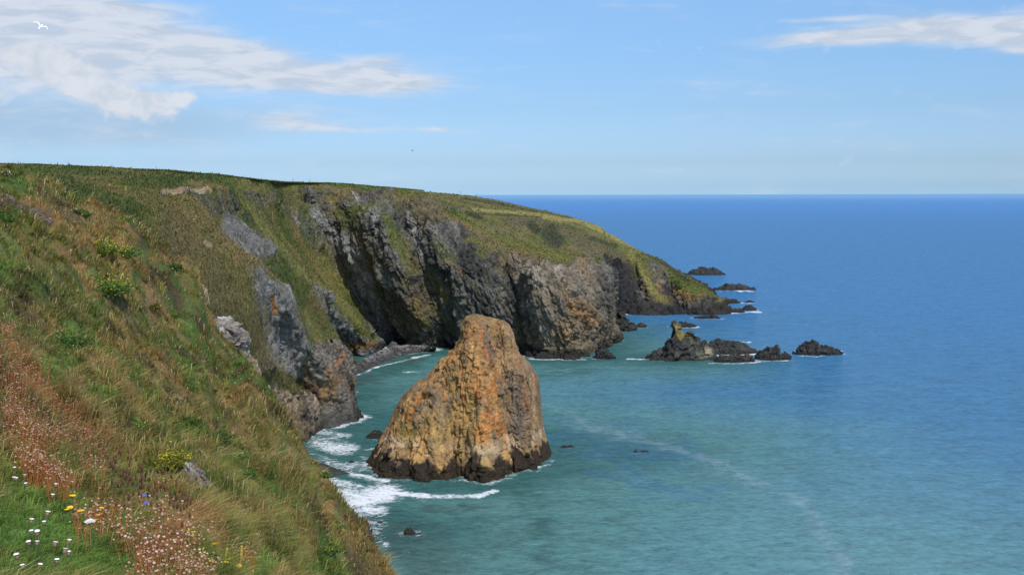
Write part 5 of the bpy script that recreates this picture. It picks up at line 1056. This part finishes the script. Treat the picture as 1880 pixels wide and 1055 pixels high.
q = hpick(12, 366); boulder('rock_outcrop', 'small flat brownish stone at the left frame edge in the turf', q + np.array([0, 0, -.1]), (.3, .25, .10), (10, 20, 0), 22, (.09, .07, .055), (.16, .13, .11), (.22, .20, .18), 1.0, 'rock outcrop', n=140)
q = hpick(320, 740); boulder('earth_scar', 'bare pinkish soil patch in the middle of the near hillside', q + np.array([0, 0, -.10]), (.42, .3, .16), (15, 35, 0), 25, (.30, .19, .12), (.38, .26, .17), (.42, .31, .22), .6, 'bare soil', n=140, sq=.9)
q = at(604, 716, 219.5); q[2] = 6.0
boulder('rock_buttress', 'rounded orange-stained rock buttress standing in the surf left of the sea stack', q, (5.0, 5.0, 8.6), (0, 4, 12), 31, (.085, .080, .072), (.20, .175, .140), (.34, .165, .062), .85, 'rock buttress', M_ROCK, 360, .62, .16, 3.6)
q = at(540, 765, 205.5); q[2] = 1.5
boulder('rock_buttress', 'tan broken rock buttress half hidden behind the near hillside edge', q, (4.2, 4.0, 6.4), (0, 10, -10), 34, (.11, .095, .08), (.25, .205, .155), (.32, .25, .17), .9, 'rock buttress', M_ROCK, 320, .6, .2, 2.2)
# --- hedge on the skyline
hp = []
for px, py, Yd in ((-200, 302, 196), (0, 303, 198), (150, 307, 205), (285, 314, 217), (385, 321, 234), (445, 327, 254), (490, 332, 282), (560, 336, 326), (620, 337, 338), (690, 343, 348), (775, 350, 362)): hp.append(at(px, py, Yd))
hp = catmull(hp, 3000); n = 60000; i = rng.integers(0, 2999, n); c0_ = hp[i]; dd = np.hypot(c0_[:, 0], c0_[:, 1])
x1 = np.arange(3000) / 3000.0; hgtv = .25 + .8 * np.clip(fbm(np.stack([hp[:, 0], hp[:, 1], hp[:, 0] * 0], 1), .09, 3, .6, 501) + .25, 0, 1) + .25 * np.clip(fbm(np.stack([hp[:, 0], hp[:, 1], hp[:, 0] * 0], 1), .5, 2, .6, 505), -.5, 1)
hgtv *= np.interp(np.arange(3000), [0, 500, 1300, 2999], [.85, .6, .28, .4])
p = c0_ + np.stack([rng.normal(0, .5, n), rng.normal(0, .7, n), hgtv[i] * rng.uniform(-.2, 1, n) ** 1.0], 1)
a_ = rng.normal(size=(n, 3)); a_ /= np.linalg.norm(a_, axis=1)[:, None]; b_ = np.cross(a_, rng.normal(size=(n, 3))); b_ /= np.linalg.norm(b_, axis=1)[:, None]; s_ = (.10 * dd / 200 * rng.uniform(.7, 1.4, n))[:, None]
V = np.stack([p - a_ * s_, p + b_ * s_ * .6, p + a_ * s_, p - b_ * s_ * .6], 1).reshape(-1, 3)
o = make_mesh('hedge', V, np.arange(n * 4).reshape(-1, 4), M_LEAF, np.repeat(lerp((.075, .105, .042), (.13, .155, .062), rng.uniform(0, 1, n)), 4, 0), smooth=False); tag(o, 'long dark green hedge along the skyline of the far land', 'hedge')
M_POST = plain_mat('old_wood', (.10, .085, .07))
for k, (px, py, Yd, lb) in enumerate(((538, 335, 318, 'thin post on the skyline above the pale scree'), (569, 336, 330, 'thin post on the skyline right of the first, above the dark cliff'), (125, 305, 203, 'thin post on the skyline above the near hillside'), (846, 357, 521, 'thin post on the far field ridge, left of two'), (875, 361, 530, 'thin post on the far field ridge, right of two'))):
    q = at(px, py, Yd); w_ = .045 * Yd / 250; V, Fc = rings([(-.6, w_), (.4, w_ * .95), (.75 * Yd / 300 + .4, w_ * .8)], 6, (.03, .02)); o = make_mesh('fence_post', V, Fc, M_POST); o.location = tuple(q); tag(o, lb, 'fence post')
# --- birds
def loft(secs, k=14):
    """secs: (centre, radius_x, radius_z) along the body"""
    V = []; m = len(secs)
    P_ = [np.array(s_[0], float) for s_ in secs]
    for j, (c_, ra, rb) in enumerate(secs):
        t_ = P_[min(j + 1, m - 1)] - P_[max(j - 1, 0)]; t_ /= np.linalg.norm(t_); sd = np.cross(t_, [0, 0, 1.0]); 
        if np.linalg.norm(sd) < .2: sd = np.cross(t_, [0, 1.0, 0])
        sd /= np.linalg.norm(sd); up_ = np.cross(sd, t_)
        for i in range(k): a_ = 2 * math.pi * i / k; V.append(P_[j] + sd * ra * math.cos(a_) + up_ * rb * math.sin(a_))
    V = np.array(V); Fq = np.array([(j * k + i, j * k + (i + 1) % k, (j + 1) * k + (i + 1) % k, (j + 1) * k + i) for j in range(m - 1) for i in range(k)])
    return V, Fq
def joinm(parts):
    Vs, Fs, b = [], [], 0
    for V, Fq in parts: Vs.append(V); Fs.append(Fq + b); b += len(V)
    return np.concatenate(Vs), np.concatenate(Fs)
def wing(side, span, c0, sweep, rise):
    V = []; n_ = 12
    for j in range(n_ + 1):
        t_ = j / n_; y = side * (.05 + span * t_); ch = c0 * (1 - t_) ** .55 + .012; bend_ = -sweep * max(0, t_ - .42) ** 1.3 * 1.9 + .10 * math.sin(min(t_, .45) / .45 * math.pi / 2)
        z = rise * math.sin(t_ * math.pi * .75); th_ = .018 * (1 - t_) + .004
        for (a_, b_) in ((.5, 0), (.25, 1), (-.15, .8), (-.5, 0), (-.15, -.4), (.25, -.5)): V.append((ch * a_ + bend_, y, z + th_ * b_))
    V = np.array(V); Fq = np.array([(j * 6 + i, j * 6 + (i + 1) % 6, (j + 1) * 6 + (i + 1) % 6, (j + 1) * 6 + i) for j in range(n_) for i in range(6)]); return V, Fq
M_BIRD = plain_mat('white_feathers', (.86, .86, .86), .6, .04); M_GREYF = plain_mat('grey_feathers', (.45, .48, .52), .6, .05); M_BEAK = plain_mat('beak', (.75, .5, .08), .5); M_BLK = plain_mat('black_feathers', (.02, .022, .022), .5); M_EYE = plain_mat('eye', (.01, .01, .01), .3)
bd = [((-.30, 0, .01), .002, .002), ((-.27, 0, .01), .06, .008), ((-.18, 0, .005), .045, .02), ((-.10, 0, 0), .055, .05), ((0, 0, 0), .075, .07), ((.09, 0, .0), .07, .062), ((.15, 0, .01), .045, .042), ((.19, 0, .02), .036, .036), ((.225, 0, .022), .034, .034), ((.25, 0, .018), .02, .02), ((.262, 0, .016), .008, .008)]
V, Fq = joinm([loft(bd), wing(1, .56, .17, .22, .13), wing(-1, .56, .17, .22, .13)])
g = empty('seagull', tuple(at(75, 49, 62))); tag(g, 'white seagull gliding with spread wings against the upper left cloud', 'seagull')
make_mesh('body', V, Fq, M_BIRD, parent=g)
V, Fq = loft([((.255, 0, .016), .010, .010), ((.285, 0, .012), .006, .007), ((.305, 0, .004), .002, .003)], 8); make_mesh('beak', V, Fq, M_BEAK, parent=g)
for s_ in (1, -1): V, Fq = loft([((.215, s_ * .028, .032), .0001, .0001), ((.22, s_ * .031, .032), .005, .005), ((.226, s_ * .031, .032), .0001, .0001)], 6); make_mesh('eye', V, Fq, M_EYE, parent=g)
# banked so that the wings run from upper left to lower right
R_ = Matrix(((-.35, .62, .70), (-.62, -.71, .32), (.70, -.33, .63))); 
ex = Vector((.25, .75, .60)).normalized(); ey = Vector((-.76, .15, .60)); ey = (ey - ex * ey.dot(ex)).normalized(); ez = ex.cross(ey)
g.rotation_euler = Matrix((ex, ey, ez)).transposed().to_euler(); g.scale = (.78, .78, .78)
# cormorant
q = at(1493, 629, 311.5)
cb = [((-.30, 0, .06), .02, .008), ((-.20, 0, .14), .045, .02), ((-.10, 0, .24), .09, .08), ((0, 0, .38), .12, .11), ((.07, 0, .52), .10, .10), ((.09, 0, .62), .055, .055), ((.06, 0, .72), .036, .036), ((.05, 0, .80), .032, .032), ((.09, 0, .86), .036, .038), ((.14, 0, .875), .03, .028), ((.165, 0, .875), .012, .012)]
g = empty('cormorant', tuple(q)); tag(g, 'black cormorant standing upright on the domed rock farthest right', 'cormorant'); g.rotation_euler = (0, 0, math.radians(15)); g.scale = (1.15, 1.15, 1.15)
V, Fq = loft(cb); make_mesh('body', V, Fq, M_BLK, parent=g)
V, Fq = loft([((.16, 0, .875), .012, .010), ((.22, 0, .88), .006, .006), ((.26, 0, .87), .003, .004)], 8); make_mesh('beak', V, Fq, M_BEAK, parent=g)
for s_ in (1, -1): V, Fq = loft([((.0, s_ * .05, .34), .03, .03), ((.0, s_ * .05, .12), .014, .014), ((.0, s_ * .05, -.25), .012, .012)], 6); make_mesh('leg', V, Fq, M_BLK, parent=g)
for s_ in (1, -1): V, Fq = loft([((.08, s_ * .09, .56), .02, .05), ((.02, s_ * .125, .44), .02, .09), ((-.08, s_ * .10, .28), .02, .07), ((-.2, s_ * .05, .15), .01, .03)], 8); make_mesh('wing', V, Fq, M_BLK, parent=g)
# far bird, a speck
g = empty('seabird', tuple(at(757, 277, 210))); tag(g, 'tiny dark seabird in the open sky above the cliffs', 'seabird'); V, Fq = joinm([loft(bd), wing(1, .56, .17, .22, .2), wing(-1, .56, .17, .22, .2)]); make_mesh('body', V, Fq, M_GREYF, parent=g)

#@@END
log('finished')
